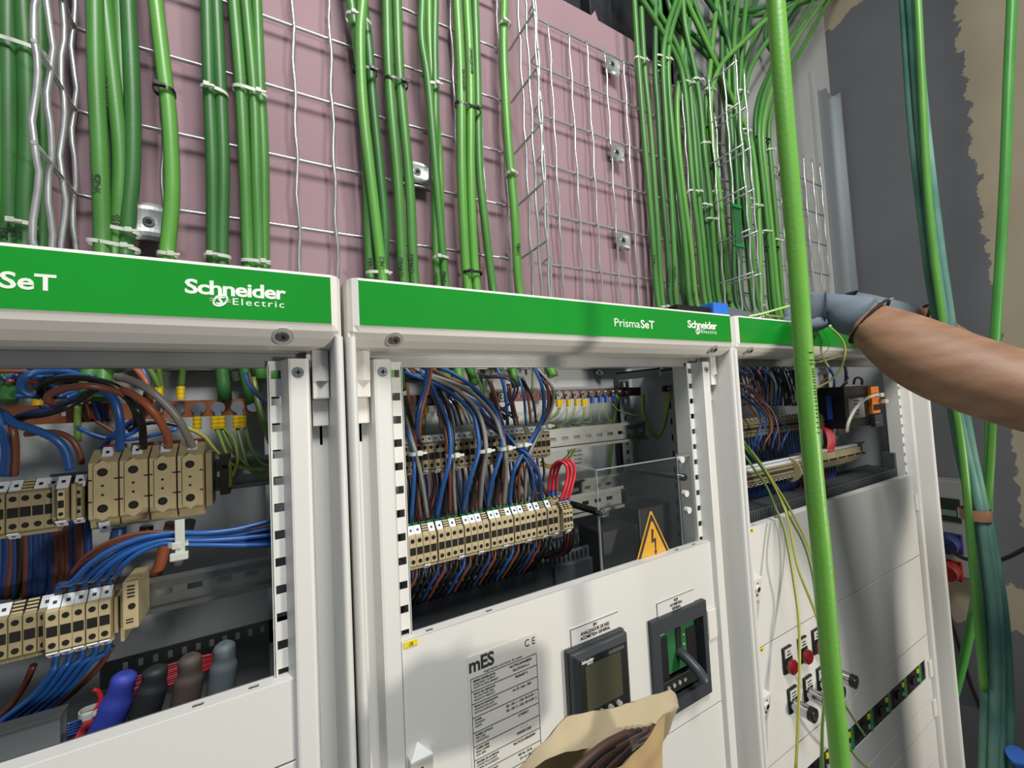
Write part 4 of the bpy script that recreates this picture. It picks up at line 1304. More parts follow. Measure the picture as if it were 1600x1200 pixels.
# lugs and earth wires in the middle cabinet
def lug(px, py, Y, m, label, group, w=.0045, h=.011, n=1):
    c = P(px, py, Y)
    t = thing('cable_lug', c, label, 'cable lug', group)
    for k in range(n):
        x = c.x + (k - (n - 1) / 2) * .006
        MB().cyl((x, c.y - .002, c.z - h * .55), .0040, h * 1.1, 'Z', 12).build('sleeve', m, t)
        mb = MB()
        for q in range(3): mb.cyl((x, c.y - .002, c.z - h * .4 + q * h * .36), .0043, .0012, 'Z', 12)
        mb.build('sleeve_ring', m, t)
    MB().box(c.x - .003, c.x + .003, c.y + .0004, c.y + .0014, c.z + h * .5, c.z + h * .5 + .010).build('tongue', STEEL, t)
    return c


gE = 'green and yellow earth wires'
ly = 'yellow cable lugs'; lbg = 'blue cable lugs'
R2 = [(873, 630, YEL, 2, 'first yellow lug from the left under the middle bar'), (887, 630, YEL, 1, 'second yellow lug on the middle bar'), (899.5, 629, YEL, 1, 'third yellow lug on the middle bar'), (912, 629, YEL, 2, 'last yellow lug before the blue ones'),
      (924, 625, BLUEP, 1, 'first slim blue lug on the middle bar'), (936, 624, BLUEP, 1, 'second blue lug on the middle bar'), (946, 624, BLUEP, 1, 'third blue lug on the middle bar'), (958, 623, BLUEP, 1, 'last blue lug on the middle bar')]
ends = [(848, 662, .15), (876, 668, .16), (866, 672, .17), (906, 664, .17), (922, 662, .17), (937, 661, .17), (952, 659, .16), (996, 653, .16)]
for (px, py, mm, nn, lb), e in zip(R2, ends):
    lug(px, py, YC - .004, mm, lb, ly if mm is YEL else lbg, n=nn)
    for q in range(max(nn, 1)):
        wire([(px + q * 3 - 1, py + 8, YC - .006), ((px + e[0]) / 2 + (px - e[0]) * .25 + q * 2, (py + e[1]) / 2 + 4, YC - .012), (e[0] - q * 5, e[1] - 3, e[2]), (e[0] - 14 + q * 2 if px < 930 else e[0] + 4, e[1] - 2 + 3 * q, e[2] + .01)], .0013, None,
             'thin earth wire curving down from a lug on the middle bar', gE, stripe=True)
for px, py, nn in ((664, 640, 1), (718, 638, 1), (704, 642, 1), (686, 644, 1)):
    lug(px, py, YC - .004, YEL, 'yellow lug glimpsed behind the tied bunches in the middle cabinet', ly, n=nn)
    wire([(px, py + 8, YC - .006), (px + 2, py + 28, .17), (px + 4, py + 40, .15)], .0013, None, 'short earth wire under a lug behind the tied bunches', gE, stripe=True)
wire([(832, 572, .17), (832, 590, .175), (832, 614, .178)], .0017, None, 'straight earth wire left of the looped bunch', gE, stripe=True)
wire([(742, 584, .17), (750, 600, .17), (754, 620, .17)], .0017, None, 'pale earth wire leaving a green sheath', gE, stripe=True)
wire([(756, 592, .17), (758, 612, .17), (764, 640, .16)], .0017, None, 'earth wire beside the pale one under the sheath', gE, stripe=True)
wire([(1004, 616, .150), (1006, 645, .150), (1015, 668, .145), (1027, 683, .140), (1036, 668, .133), (1042, 640, .128), (1047, 612, .126)], .0036, None, 'thick earth wire hanging as a V at the right side of the middle cabinet', gE, stripe=True)
wire([(961, 618, .184), (964, 624, .184), (960, 650, .20), (955, 700, .205), (951, 745, .205), (948, 830, .205)], .0034, None, 'thick earth wire running down behind the clear shield', gE, stripe=True)
wire([(990, 680, .19), (990, 740, .205), (992, 830, .205)], .0018, None, 'thin earth wire running down beside the perforated upright', gE, stripe=True)
wire([(845, 722, .155), (862, 727, .16), (884, 715, .17), (896, 698, .185)], .0018, None, 'earth wire looping under the rear terminals', gE, stripe=True)
wire([(845, 727, .155), (864, 731, .16), (888, 718, .17), (899, 700, .185)], .0018, None, 'second earth wire looping under the rear terminals', gE, stripe=True)

# bolts with washers at the back
for px, py, lb, Y in ((937, 584, 'round bolt with washer high in the middle cabinet', .222), (366, 586, 'round bolt with large clear washer high in the left cabinet', .222)):
    c = P(px, py, Y)
    t = thing('bolt', c, lb, 'bolt', 'back panel bolts')
    MB().cyl(c, .0085, .002, 'Y', 24).build('washer', STEEL, t)
    MB().cyl(c - Vector((0, .006, 0)), .0050, .006, 'Y', 6).build('hex_head', STEEL, t)

# clear shield with posts and warning sign
SY = .053
a1 = P(932, 738, SY); a2 = P(1062, 714, SY); a3 = P(941, 878, SY)
sx0 = a1.x; sx1 = .5355
t = thing('clear_shield', ((sx0 + sx1) / 2, SY, 1.60), 'clear acrylic shield carrying the warning triangle in the middle cabinet', 'shield')
mb = MB().box(sx0, sx1, SY, SY + .003, 1.58, 1.7745)
mb.box(sx0, sx0 + .003, SY, SY + .075, 1.58, 1.7745)
mb.build('front_pane', ACRYL, t)
MB().box(.5000, .5365, SY - .0035, SY, 1.58, 1.7800).build('side_strap', ACRYL, t)
mb = MB().box(sx0, sx1, SY - .0002, SY + .003, 1.7738, 1.7750).box(sx0 - .0003, sx0 + .0008, SY - .0002, SY + .003, 1.58, 1.7745).box(sx0, sx0 + .003, SY, SY + .075, 1.7738, 1.7750)
mb.box(.4997, .5005, SY - .0037, SY - .003, 1.58, 1.78).build('polished_edge', ACRYL_E, t)
for px, py in ((1064, 718), (1071, 771), (1075, 797)):
    c = P(px, py, SY - .004)
    MB().cyl(c - Vector((0, .003, 0)), .0052, .007, 'Y', 20).build('white_plug', WHITE_S, t)
# warning triangle
def tri(cx, zb, w, h, y0, y1, mi, mb):
    mb.prism([(cx - w / 2, zb), (cx + w / 2, zb), (cx + .0015, zb + h), (cx - .0015, zb + h)], y0, y1, 'Y', mi=mi)
tp = P(1017, 799, SY - .001)
hgt = .090; wd = .096
mb = MB()
tri(tp.x, tp.z - hgt, wd, hgt, SY - .0010, SY - .0002, 0, mb)
s_ = .80
tri(tp.x, tp.z - hgt + .008, wd * .865, hgt * .855, SY - .0013, SY - .0009, 1, mb)
tri(tp.x, tp.z - hgt + .0150, wd * .68, hgt * .665, SY - .0016, SY - .0012, 0, mb)
sg = mb.build('warning_sign', [mat('amber sign', 'D9A01E', .45), BLACKP], t)
mb = MB()
bz = tp.z - .028
bolt_ = [(-.0022, 0.002), (.0020, .001), (.0002, -.0135), (.0062, -.0125), (.0048, -.0315), (.0066, -.0305), (.0042, -.0385), (.0012, -.0310), (.0032, -.0312), (.0028, -.0165), (-.0034, -.0185)]
mb.prism([(tp.x + a, bz + b) for a, b in bolt_], SY - .0021, SY - .0015, 'Y')
mb.build('lightning_bolt', BLACKP, sg)
for (p0, p1, lb) in (((983, 732, .16), (1069, 746, .050), 'black standoff post behind the clear shield, right one'), ((893, 782, .13), (943, 802, .048), 'black standoff post left of the clear shield')):
    A = P(*p1); B = Vector((A.x, p0[2], A.z))
    t = thing('standoff_post', A, lb, 'post', 'standoff posts in the middle cabinet')
    MB().cyl(A + Vector((0, .010, 0)), .0055, B.y - A.y, 'Y', 6, smooth=False).build('post', DARKP, t)
    MB().cyl(A, .0058, .010, 'Y', 20).cyl(A - Vector((0, .003, 0)), .0045, .003, 'Y', 6, mi=0).cyl(A - Vector((0, .0034, 0)), .0018, .001, 'Y', 6, mi=1).build('chrome_tip', [CHROME, HOLE], t)

# trunking low in the middle cabinet
def trunking(x0, x1, y0, y1, z0, z1, label, slots=True, m=DUCT):
    t = thing('cable_trunking', ((x0 + x1) / 2, y0, z0), label, 'trunking', 'slotted grey trunking in the cabinets')
    hol = []
    if slots:
        x = x0 + .006
        while x < x1 - .006:
            hol.append((x - .0016, x + .0016, z1 - .017, z1 - .004)); x += .0085
    mb = MB()
    holed_plate(mb, x0, x1, z0, z1, hol, lambda u_, v_, k: (u_, y0 + .0015 * k, v_))
    holed_plate(mb, x0, x1, z0, z1, hol, lambda u_, v_, k: (u_, y1 - .0015 * (1 - k), v_))
    mb.box(x0, x1, y0, y1, z0, z0 + .0015)
    mb.build('slotted_body', m, t)
    return t


tk = trunking(.07, .50, .125, .185, 1.585, 1.645, 'grey slotted trunking under the front terminals of the middle cabinet')
MB().box(.30, .50, .118, .125, 1.585, 1.627, ch=.001).build('cover', DUCT, tk)
MB().box(.06, .54, .075, .118, 1.555, 1.566).build('lower_cover', DARKP, tk)
_tr = P(93, 1118, .052)
tkl = trunking(-.33, _tr.x, .053, .066, 1.58, _tr.z - .001, 'dark grey trunking with closed lid at the lower left corner', slots=False)
MB().box(-.33, _tr.x + .0008, .0515, .0675, _tr.z - .0015, _tr.z, ch=.0006).build('trunking_lid', mat('dark lid', '3B4043', .42), tkl)

# black interior pieces of the busbar zone
o = MB().box(.372, .445, .090, .150, 1.60, 1.672, ch=.002).build('breaker_body', DARKP); tag(o, 'black breaker body seen dimly through the clear shield', 'breaker')
o = MB().box(.46, .535, .100, .150, 1.60, 1.690, ch=.002).build('breaker_body', DARKP); tag(o, 'second black breaker body behind the warning triangle', 'breaker')
c1_, c2_ = P(888, 700, .228), P(913, 752, .228)
o = MB().box(c1_.x, c2_.x + .008, .2270, .2285, c2_.z - .004, c1_.z + .014).build('paper_notice', mat('grey paper', 'A9ACAB', .7)); tag(o, 'pale printed notice on the back panel of the middle cabinet', 'notice')
for k in range(7):
    text('print_line', ('EQUIPMENT', 'IP 30', 'IEC 61439', '400 V 50 Hz', 'Icc 25 kA', 'SERIE 04', 'CE')[k], .0042, ((c1_.x + c2_.x) / 2 + .004, .2268, c1_.z + .006 - k * .0075), BLACKP, o, 'CENTER')
# bracket and side profile at upper right of cabinet 2
a_ = P(995, 582, .17)
o = MB().box(.515, .597, .085, .19, 1.9200, 1.9225).box(.515, .5165, .085, .19, 1.908, 1.9225).build('roof_bracket', mat('dark zinc', '5A6463', .45, .6)); tag(o, 'dark zinc bracket under the roof of the middle cabinet', 'bracket')
mb = MB(); hol = []
for k in range(10):
    z = 1.885 - k * .030
    hol += [(.115, .119, z - .006, z + .006), (.131, .135, z - .006, z + .006)]
holed_plate(mb, .108, .148, 1.60, 1.905, hol, lambda u_, v_, k: (.5950 - .0015 * k, u_, v_))
mb.box(.596, .5966, .108, .148, 1.60, 1.905, 1)
o = mb.build('side_profile', [BACK, HOLE]); tag(o, 'white slotted upright on the right inner side of the middle cabinet', 'profile')

# ------------------------------------------------------------------ wiring inside the left cabinet
g1 = 'tangled wires in the left cabinet'


def K1(a, b): return (a / 3.75, 540 + b / 3.75)


def KB(a, b): return (200 + a / 3.75, 540 + b / 3.75)


def KL(a, b): return (a / 2.857, 780 + b / 2.857)


def kw(fn, seq, ys, m, r, label, grp=g1, **k):
    n = len(seq)
    out = []
    for i, (a, b) in enumerate(seq):
        t = i / max(1, n - 1) * (len(ys) - 1)
        j = min(int(t), len(ys) - 2) if len(ys) > 1 else 0
        y = ys[j] + (ys[j + 1] - ys[j]) * (t - j) if len(ys) > 1 else ys[0]
        out.append((*fn(a, b), y))
    return wire(out, r, m, label, grp, **k)


ORB = MATS['orange brown wire']
kw(K1, [(860, 395), (820, 355), (700, 275), (530, 236), (380, 250), (292, 285), (285, 325), (340, 345), (430, 330), (520, 296)], [.13, .09, .10, .13], W_BROWN, .0030, 'thick brown wire looped like an ellipse in the left cabinet')
kw(K1, [(800, 470), (790, 380), (700, 255), (540, 198), (380, 190), (262, 220), (238, 262), (270, 310)], [.14, .10, .11, .12], W_BLACK, .0030, 'thick black wire arching over the brown loop')
kw(K1, [(560, 210), (420, 160), (300, 145), (170, 170), (122, 230), (150, 280), (240, 298)], [.14, .11, .12], W_BLUE, .0030, 'thick blue wire curling left of the brown loop')
kw(K1, [(60, 455), (150, 418), (270, 400), (380, 362), (480, 310), (545, 262), (600, 250)], [.12, .10, .12], W_BLACK, .0030, 'black wire rising from the left bundle to the loops')
kw(K1, [(80, 430), (170, 396), (300, 376), (400, 336), (480, 290), (535, 262)], [.12, .10, .12], W_BLUED, .0026, 'dark blue wire rising from the left bundle to the loops')
kw(K1, [(560, 262), (630, 276), (676, 330), (700, 430), (706, 520), (700, 612)], [.12, .11, .13], W_BLUE, .0036, 'blue wire dropping into the first big power terminal')
kw(K1, [(20, 400), (80, 452), (200, 492), (320, 545), (385, 620), (408, 730)], [.11, .10, .11], W_BLUE, .0034, 'blue wire arching down to the terminal beside the big ones')
kw(K1, [(150, 520), (260, 508), (360, 516), (430, 560), (470, 640), (476, 690)], [.14, .13, .14], W_BROWN, .0026, 'brown wire arching behind the blue one')
kw(KB, [(-60, 190), (20, 205), (130, 262), (230, 352), (300, 440), (350, 530), (378, 590)], [.11, .09, .10, .13], W_GREY, .0036, 'pale grey wire falling into the last big power terminal')
kw(KB, [(-60, 250), (20, 282), (110, 345), (180, 430), (225, 520), (238, 592)], [.11, .09, .10, .13], ORB, .0034, 'reddish brown wire falling into the third big power terminal')
kw(KB, [(-50, 270), (10, 318), (58, 385), (84, 470), (92, 600)], [.11, .10, .13], W_BLACK, .0032, 'black wire falling into the second big power terminal')
for k in range(7):
    kw(K1, [(-80 + 6 * k, 330 + 8 * k), (-20 + 8 * k, 400), (18 + 9 * k, 500), (36 + 8 * k, 620), (24 + 9 * k, 760)], [.10 + .004 * k, .11, .125], (W_BLUE, W_BLUED, W_BLUE, W_BROWN, W_BLUED, W_BLACK, W_BROWN)[k], .0032, 'wire of the thick bundle at the left edge of the left cabinet', 'thick bundle at the left edge')
kw(K1, [(800, 425), (720, 485), (640, 545), (585, 620)], [.15, .16], W_BLUED, .0030, 'dark blue wire running diagonally behind the loops')
kw(K1, [(460, 480), (540, 520), (640, 545), (760, 520), (830, 470)], [.17, .17], W_BLUE, .0022, 'thin blue wire sagging across the back of the left cabinet')
kw(K1, [(560, 440), (640, 490), (730, 545)], [.18, .18], W_BROWN, .0018, 'thin brown wire crossing behind the loops')
kw(KB, [(-40, 552), (60, 545), (170, 520), (290, 488)], [.17, .17], W_BLUE, .0020, 'thin blue wire above the red caps')
kw(KB, [(0, 500), (90, 460), (200, 450), (300, 470)], [.18, .18], W_BLACK, .0022, 'black wire above the red caps')
kw(KB, [(10, 108), (70, 160), (112, 230), (128, 320), (98, 400), (70, 440)], [.14, .12, .14], ORB, .0028, 'orange brown wire hanging from the roof of the left cabinet')
kw(KB, [(64, 106), (100, 170), (118, 230), (104, 300), (60, 400)], [.14, .13, .15], W_BLUED, .0030, 'dark blue wire hanging from the roof of the left cabinet')
kw(K1, [(-20, 120), (60, 128), (140, 150), (260, 190), (420, 176), (560, 186)], [.13, .12], W_BLUE, .0022, 'thin blue wire lying along the top of the left cabinet')
kw(K1, [(-20, 150), (90, 152), (190, 160)], [.12, .12], W_BROWN, .0022, 'brown wire lying along the top of the left cabinet')
kw(K1, [(90, 296), (160, 298), (240, 300)], [.15, .15], W_BLUE, .0020, 'short blue wire behind the yellow lugs')
for k, c in enumerate((W_BLUE, W_BLACK, W_BROWN)):
    kw(KB, [(690 + 8 * k, 165), (715 + 7 * k, 240), (780 + 5 * k, 310), (860 + 3 * k, 370 + 6 * k)], [.15, .11, .09], c, .0021, ('blue', 'black', 'brown')[k] + ' wire leaving the green sheath beside the slotted strut', 'wires beside the slotted strut')
# upper right of the tangle: fillers behind
for k in range(14):
    x0 = random.uniform(-30, 420); y0 = random.uniform(120, 330)
    kw(K1, [(x0, y0), (x0 + 90, y0 + random.uniform(-40, 30)), (x0 + 190, y0 + random.uniform(-20, 80)), (x0 + 250, y0 + random.uniform(60, 240))], [.16, .19], random.choice((W_BLUED, W_BLACK, W_BROWN, W_BLUED)), .0022, 'dark wire at the back of the tangle in the left cabinet', 'dark wires at the back of the left tangle')
for k in range(18):
    x = (-10 + 30 * k) + random.uniform(-8, 8)
    kw(K1, [(x, 900), (x + 8, 1040), (x + 14, 1250), (x + random.uniform(-20, 20), 1480)], [.15, .17], random.choice((W_BLUED, W_BLUED, W_BROWN, W_BLACK, W_BLUED)), .0032, 'dark wire dropping behind the terminals of the left cabinet', 'dark wires dropping behind the left terminals')
# conductors below the big terminals
kw(KL, [(530, 125), (528, 160), (520, 190)], [.15, .15], W_BLUE, .0060, 'thick blue conductor under the first big power terminal', step=4, seg=12)
kw(KL, [(765, 105), (740, 190), (715, 290), (690, 340)], [.15, .16], ORB, .0052, 'thick brown conductor under the third big power terminal', seg=12)
kw(KL, [(850, 95), (825, 180), (790, 290)], [.15, .16], mat('dull grey wire', '6E6C68', .5), .0050, 'thick grey conductor under the last big power terminal', seg=12)
kw(KL, [(655, 120), (650, 160)], [.15, .15], W_BLACK, .0055, 'thick black conductor under the second big power terminal', seg=12)
kw(KL, [(548, 262), (530, 310), (500, 400)], [.15, .16], ORB, .0035, 'orange brown wire seen behind the blue bundle')
# the bundle of blue and brown wires arching to the right
bl = 'blue and brown wires arching through one tie'
xx = [p for p in x5]
zf_ = z5 + .032
arch = (([(320, 372), (400, 292), (500, 225), (620, 178), (720, 158), (800, 150), (930, 150), (1060, 134), (1215, 95)]),
        ([(372, 362), (440, 300), (530, 240), (640, 192), (730, 168), (800, 166), (930, 168), (1060, 158), (1215, 128)]),
        ([(415, 358), (480, 300), (560, 245), (650, 205), (730, 184), (800, 182), (930, 184), (1060, 176), (1215, 160)]),
        ([(465, 352), (505, 300), (575, 245), (660, 210), (735, 192), (800, 192), (930, 192), (1060, 192), (1215, 182)]),
        ([(512, 345), (545, 300), (600, 252), (670, 215), (740, 196), (800, 202), (930, 204), (1060, 206), (1215, 204)]))
for k in range(5):
    s = Vector((xx[k], YD1 + .017, z5 + .022))
    s2 = Vector((xx[k] + .001, YD1 + .012, z5 + .034))
    ys = (.092, .082, .078, .078, .078, .078, .082, .084, .088)
    seq = [(*KL(*q), y_ + .003 * (k % 2)) for q, y_ in zip(arch[k], ys)]
    wire([s, s2] + seq, .0024, W_BLUE, ('leftmost', 'second', 'middle', 'fourth', 'rightmost')[k] + ' blue wire of the arching bundle in the left cabinet', bl)
for k in range(3):
    wire([(*KL(322 + 14 * k, 335 - 8 * k), .112), (*KL(380 + 12 * k, 262), .100), (*KL(500, 188 + 8 * k), .090), (*KL(640, 152 + 10 * k), .088), (*KL(800, 152 + 14 * k), .086), (*KL(1000, 172 - 6 * k), .090), (*KL(1215, 118 + 22 * k), .096)], .0022, W_BROWN,
         ('upper', 'middle', 'lower')[k] + ' brown wire of the arching bundle in the left cabinet', bl)
tp_ = KL(800, 190)
tie(tp_[0], tp_[1], .084, 13, 'wide natural tie gathering the arching blue and brown wires', group='natural ties on the wire bunches', depth=.011, tilt=.0)
c = P(tp_[0] + 1, tp_[1] - 6, .070)
mb = MB().box(c.x - .0035, c.x + .0035, c.y, c.y + .0012, c.z - .013, c.z + .016, ch=.0004)
mb.box(c.x - .0070, c.x + .0060, c.y - .003, c.y + .003, c.z - .0190, c.z - .0125, ch=.001)
tag(mb.build('cable_tie', TIE, at=c), 'flat end of the wide tie hanging over the arching wires', 'cable tie', 'natural ties on the wire bunches')
for k in range(5):
    s = Vector((xx[k], YD1 + .012, z5 - .020))
    wire([s, s + Vector((-.002, .0, -.012)), (*KL(235 + 48 * k * .92, 770 - 12 * k), YD1 + .012), (*KL(150 + 44 * k, 880 - 14 * k), YD1 + .022), (*KL(40 + 52 * k, 965 - 16 * k), YD1 + .03), (*KL(-40 + 54 * k, 1030 - 16 * k), YD1 + .035)], .0026, W_BLUE,
         ('first', 'second', 'third', 'fourth', 'fifth')[k] + ' blue wire sweeping down left under the left cabinet strip', 'blue wires sweeping down left')
wire([(*KL(500, 655), .135), (*KL(440, 750), .14), (*KL(340, 850), .145), (*KL(240, 930), .15)], .0026, W_BROWN, 'brown wire sweeping down beside the blue ones', g1)
wire([(*KL(150, 740), .135), (*KL(110, 830), .14), (*KL(50, 920), .145), (*KL(-10, 980), .15)], .0026, W_BROWN, 'brown wire at the far left under the strip', g1)
# lugs on the copper bar of the left cabinet
for px, py, nn, lb in ((16, 620, 1, 'big yellow lug at the far left of the left cabinet'), (60, 622, 1, 'yellow lug half hidden behind the curled blue wire'), (249, 614, 1, 'yellow lug above the bar on the paired earth wires'), (283, 614, 1, 'yellow lug above the bar in the middle of the left cabinet'),
                       (308.5, 661, 1, 'yellow lug under the bar, left of two doubles'), (341, 660, 2, 'double yellow lug under the bar of the left cabinet'), (374.7, 659, 2, 'double yellow lug nearest the slotted strut of the left cabinet')):
    c = lug(px, py, YC - .006, YEL, lb, ly, h=.013, n=nn)
kw(KB, [(100, 100), (150, 180), (188, 255)], [.17, .182], None, .0032, 'bright earth wire entering a lug above the bar', gE, stripe=True)
kw(KB, [(170, 100), (186, 170), (196, 250)], [.175, .184], None, .0030, 'earth wire paired with the bright one', gE, stripe=True)
kw(KB, [(322, 100), (318, 160), (312, 240)], [.17, .182], None, .0034, 'earth wire entering the lug in the middle of the left cabinet', gE, stripe=True)
kw(K1, [(40, 170), (44, 215), (50, 252)], [.17, .182], None, .0036, 'earth wire entering the far left lug', gE, stripe=True)
kw(K1, [(458, 350), (454, 430), (458, 560)], [.17, .18], None, .0030, 'olive earth wire passing in front of the copper bar', gE, stripe=True)
for seq, lb in (([(515, 480), (560, 600), (596, 700), (600, 830)], 'earth wire falling straight from the double lug'), ([(548, 480), (600, 590), (680, 690), (800, 775), (835, 770)], 'earth wire curving right from the double lug'),
                ([(640, 480), (672, 610), (700, 705), (770, 765), (835, 762)], 'earth wire curving right from the last lug'), ([(690, 480), (720, 600), (780, 690), (835, 708)], 'upper earth wire curving right from the last lug'),
                ([(320, 470), (440, 530), (520, 620), (600, 690), (720, 722), (835, 718)], 'long earth wire crossing from the left to the strut'), ([(560, 480), (620, 560), (640, 680), (610, 770)], 'earth wire bowing behind the others')):
    kw(KB, seq, [YC - .006, .15, .14], None, .0020, lb, gE, stripe=True)
kw(KB, [(735, 190), (760, 330), (800, 470), (838, 570)], [.15, .11], None, .0032, 'olive earth wire beside the slotted strut of the left cabinet', gE, stripe=True)
# cable ends with shrink boots low in the left cabinet
for (seq, m_, r, lb) in (([(560, 772), (540, 850), (500, 960), (455, 1060)], mat('blue heat shrink', '2F3FA0', .6), .0098, 'fat blue sleeved conductor low in the left cabinet'),
                         ([(692, 748), (690, 800), (670, 880), (640, 980)], mat('black heat shrink', '23272A', .6), .0098, 'fat black sleeved conductor low in the left cabinet'),
                         ([(846, 694), (848, 760), (840, 830), (825, 920)], mat('taupe heat shrink', '4E453F', .7), .0098, 'fat taupe sleeved conductor low in the left cabinet'),
                         ([(1000, 640), (1002, 700), (995, 780), (980, 900)], mat('grey heat shrink', '59646A', .6), .0098, 'fat grey sleeved conductor low in the left cabinet')):
    w = [P(*KL(a, b), .120) for a, b in seq]
    path = smooth_path(w, 6); n = len(path)
    radii = []
    for i in range(n):
        t = i / (n - 1)
        rr = r * (.55 if t < .03 else .85 if t < .06 else .98 if t < .42 else (1.0 + min(1, (t - .42) / .1) * .22))
        radii.append(rr)
    o = MB().tube(path, r, 16, radii=radii).build('sleeved_conductor', m_, at=path[0])
    tag(o, lb, 'conductor', 'sleeved conductors low in the left cabinet')
DRED = mat('dim red wire', '8A1E26', .45)
for k in range(9):
    kw(KL, [(330 + 4 * k, 1090), (400 + 5 * k, 980 - 3 * k), (520, 905 - 8 * k + random.uniform(-6, 6)), (680, 850 - 10 * k), (830, 800 - 10 * k), (960, 740 - 6 * k)], [.125, .145, .15], DRED if k % 3 else W_RED, .0018, 'thin red wire running behind the fat sleeved conductors', 'red wires behind the sleeved conductors')
for k in range(5):
    kw(KL, [(290, 1010 + 12 * k), (380, 985 + 12 * k), (480, 1010 + 8 * k)], [.13, .14], W_BLUED, .0018, 'thin blue wire low beside the red ones', 'thin blue wires low in the left cabinet')
kw(KL, [(420, 950), (450, 900), (440, 860), (415, 850)], [.13, .13], W_RED, .0020, 'red wire curling up above its bundle', g1)
tie(*KL(405, 945), .125, 12, 'pale tie round the thin red wires', group='natural ties on the wire bunches', depth=.006)
# dark busbar box and perforated cross rail low at the back of the left cabinet
mb = MB(); hol = []
x = -.20
while x < -.06:
    hol.append((x - .0022, x + .0022, 1.6140, 1.6220)); x += .0125
holed_plate(mb, -.22, -.045, 1.600, 1.627, hol, lambda u_, v_, k: (u_, .2 + .0015 * k, v_))
o = mb.build('perforated_cross_rail', [mat('dim grey sheet', '6F7270', .5), HOLE]); tag(o, 'grey perforated cross rail behind the sleeved conductors', 'rail')
# black sheets stand in for the darkness low in the cabinets
for cb, x0, x1 in ((cab1, -.55, -.05), (cab2, .05, .55), (cab3, .65, 1.39)):
    MB().box(x0, x1, .062, .200, 1.520, 1.523).build('darkness_sheet', mat('black sheet', '17181A', .6), cb)

# ------------------------------------------------------------------ devices on the middle cabinet
# network analyser
t = thing('power_meter', (.299, .0376, 1.515), 'dark grey square power meter with blank screen on the middle panel', 'meter')
mx0, mx1, mz0, mz1 = .2505, .3475, 1.4665, 1.5630
MB().box(mx0, mx1, .0300, .0372, mz0, mz1, ch=.002).build('housing', ANTHR, t)
MB().box(mx0 + .0012, mx1 - .0012, .0235, .0310, mz0 + .0012, mz1 - .0012, ch=.003).build('rim', ANTHR, t)
f0 = (.2585, .3365, 1.4760, 1.5565)
outer = [(mx0 + .003, mz0 + .003), (mx1 - .003, mz0 + .003), (mx1 - .003, mz1 - .003), (mx0 + .003, mz1 - .003)]
inner = [(f0[0], f0[2]), (f0[1], f0[2]), (f0[1], f0[3]), (f0[0], f0[3])]
mb = MB()
mb.add([(a, .0240, b) for a, b in outer] + [(a, .0165, b) for a, b in inner], [(0, 1, 5, 4), (1, 2, 6, 5), (2, 3, 7, 6), (3, 0, 4, 7), (4, 5, 6, 7)])
mb.build('bezel', ANTHR, t)
fp = MB().box(f0[0], f0[1], .0160, .0175, f0[2], f0[3], ch=.0004).build('front_plate', DARKP, t)
MB().box(.2664, .3250, .0154, .0164, 1.4930, 1.5470).build('screen', mat('olive lcd', '4A4B3A', .12, coat=.6), t)
text('maker_lettering', 'Schneider', .0050, (.2615, .0158, 1.5512), LETTER, fp, 'LEFT', .95, .02)
text('maker_lettering', 'Electric', .0033, (.2695, .0158, 1.5482), LETTER, fp, 'LEFT', .95, 0)
MB().box(.305, .332, .0157, .0162, 1.5490, 1.5530).build('model_plate', mat('dim plate', '4B4F52', .5), fp)
for x in (.2735, .2880, .3025, .3165):
    MB().cyl((x, .0120, 1.4855), .0038, .005, 'Y', 20).build('button', GREYW, t)
# moulded case breaker
t = thing('circuit_breaker', (.460, .0376, 1.485), 'moulded breaker with toggle and green face behind a dark cover plate', 'circuit breaker')
bx0, bx1, bz0, bz1 = .3995, .5200, 1.4150, 1.5540
mb = MB()
holed_plate(mb, bx0, bx1, bz0, bz1, [(.4150, .5110, 1.4340, 1.5330)], lambda u_, v_, k: (u_, .0300 + .0076 * k, v_))
mb.build('cover_plate', ANTHR, t)
MB().box(.4155, .5105, .0560, .0600, 1.4345, 1.5325).build('body', DARKP, t)
gf = MB().box(.4180, .5085, .0440, .0560, 1.4600, 1.5300, ch=.001).build('green_face', mat('dark green face', '1F6B3A', .4), t)
MB().box(.4200, .4430, .0425, .0445, 1.4560, 1.5180, ch=.0006).build('left_window', DARKP, t)
MB().box(.4620, .4740, .0425, .0445, 1.4780, 1.5220, ch=.0006).build('toggle_slot', HOLE, t)
MB().box(.4860, .5070, .0425, .0445, 1.4600, 1.5150, ch=.0006).build('right_window', DARKP, t)
MB().box(.4180, .5085, .0400, .0450, 1.4350, 1.4560, ch=.001).build('settings_panel', mat('soft black', '1B1D1F', .4), t)
for k in range(4):
    MB().cyl((.436 + .012 * k, .0385, 1.446), .0030, .003, 'Y', 14).build('dial', GREYW, t)
MB().box(.4215, .4330, .0415, .0426, 1.4400, 1.4485).build('yellow_tag', YELT, t)
text('range_lettering', 'Compact', .0055, (.4195, .0436, 1.5215), LETTER, gf, 'LEFT', .9, .01)
text('maker_lettering', 'Schneider', .0050, (.5070, .0436, 1.5245), LETTER, gf, 'RIGHT', .9, .015)
for z in (1.508, 1.494, 1.480):
    MB().cyl((.4800, .0432, z), .0012, .001, 'Y', 10).build('face_mark', LETTER, gf)
# toggle lever pointing down and out
pth = [Vector((.4680, .046, 1.4860)), Vector((.4690, .034, 1.4830)), Vector((.4710, .016, 1.4730)), Vector((.4722, .008, 1.4640)), Vector((.4722, .007, 1.4600))]
MB().tube(smooth_path(pth, 5), .0074, 12, radii=None).build('toggle_lever', mat('slate lever', '3E444A', .4), t)
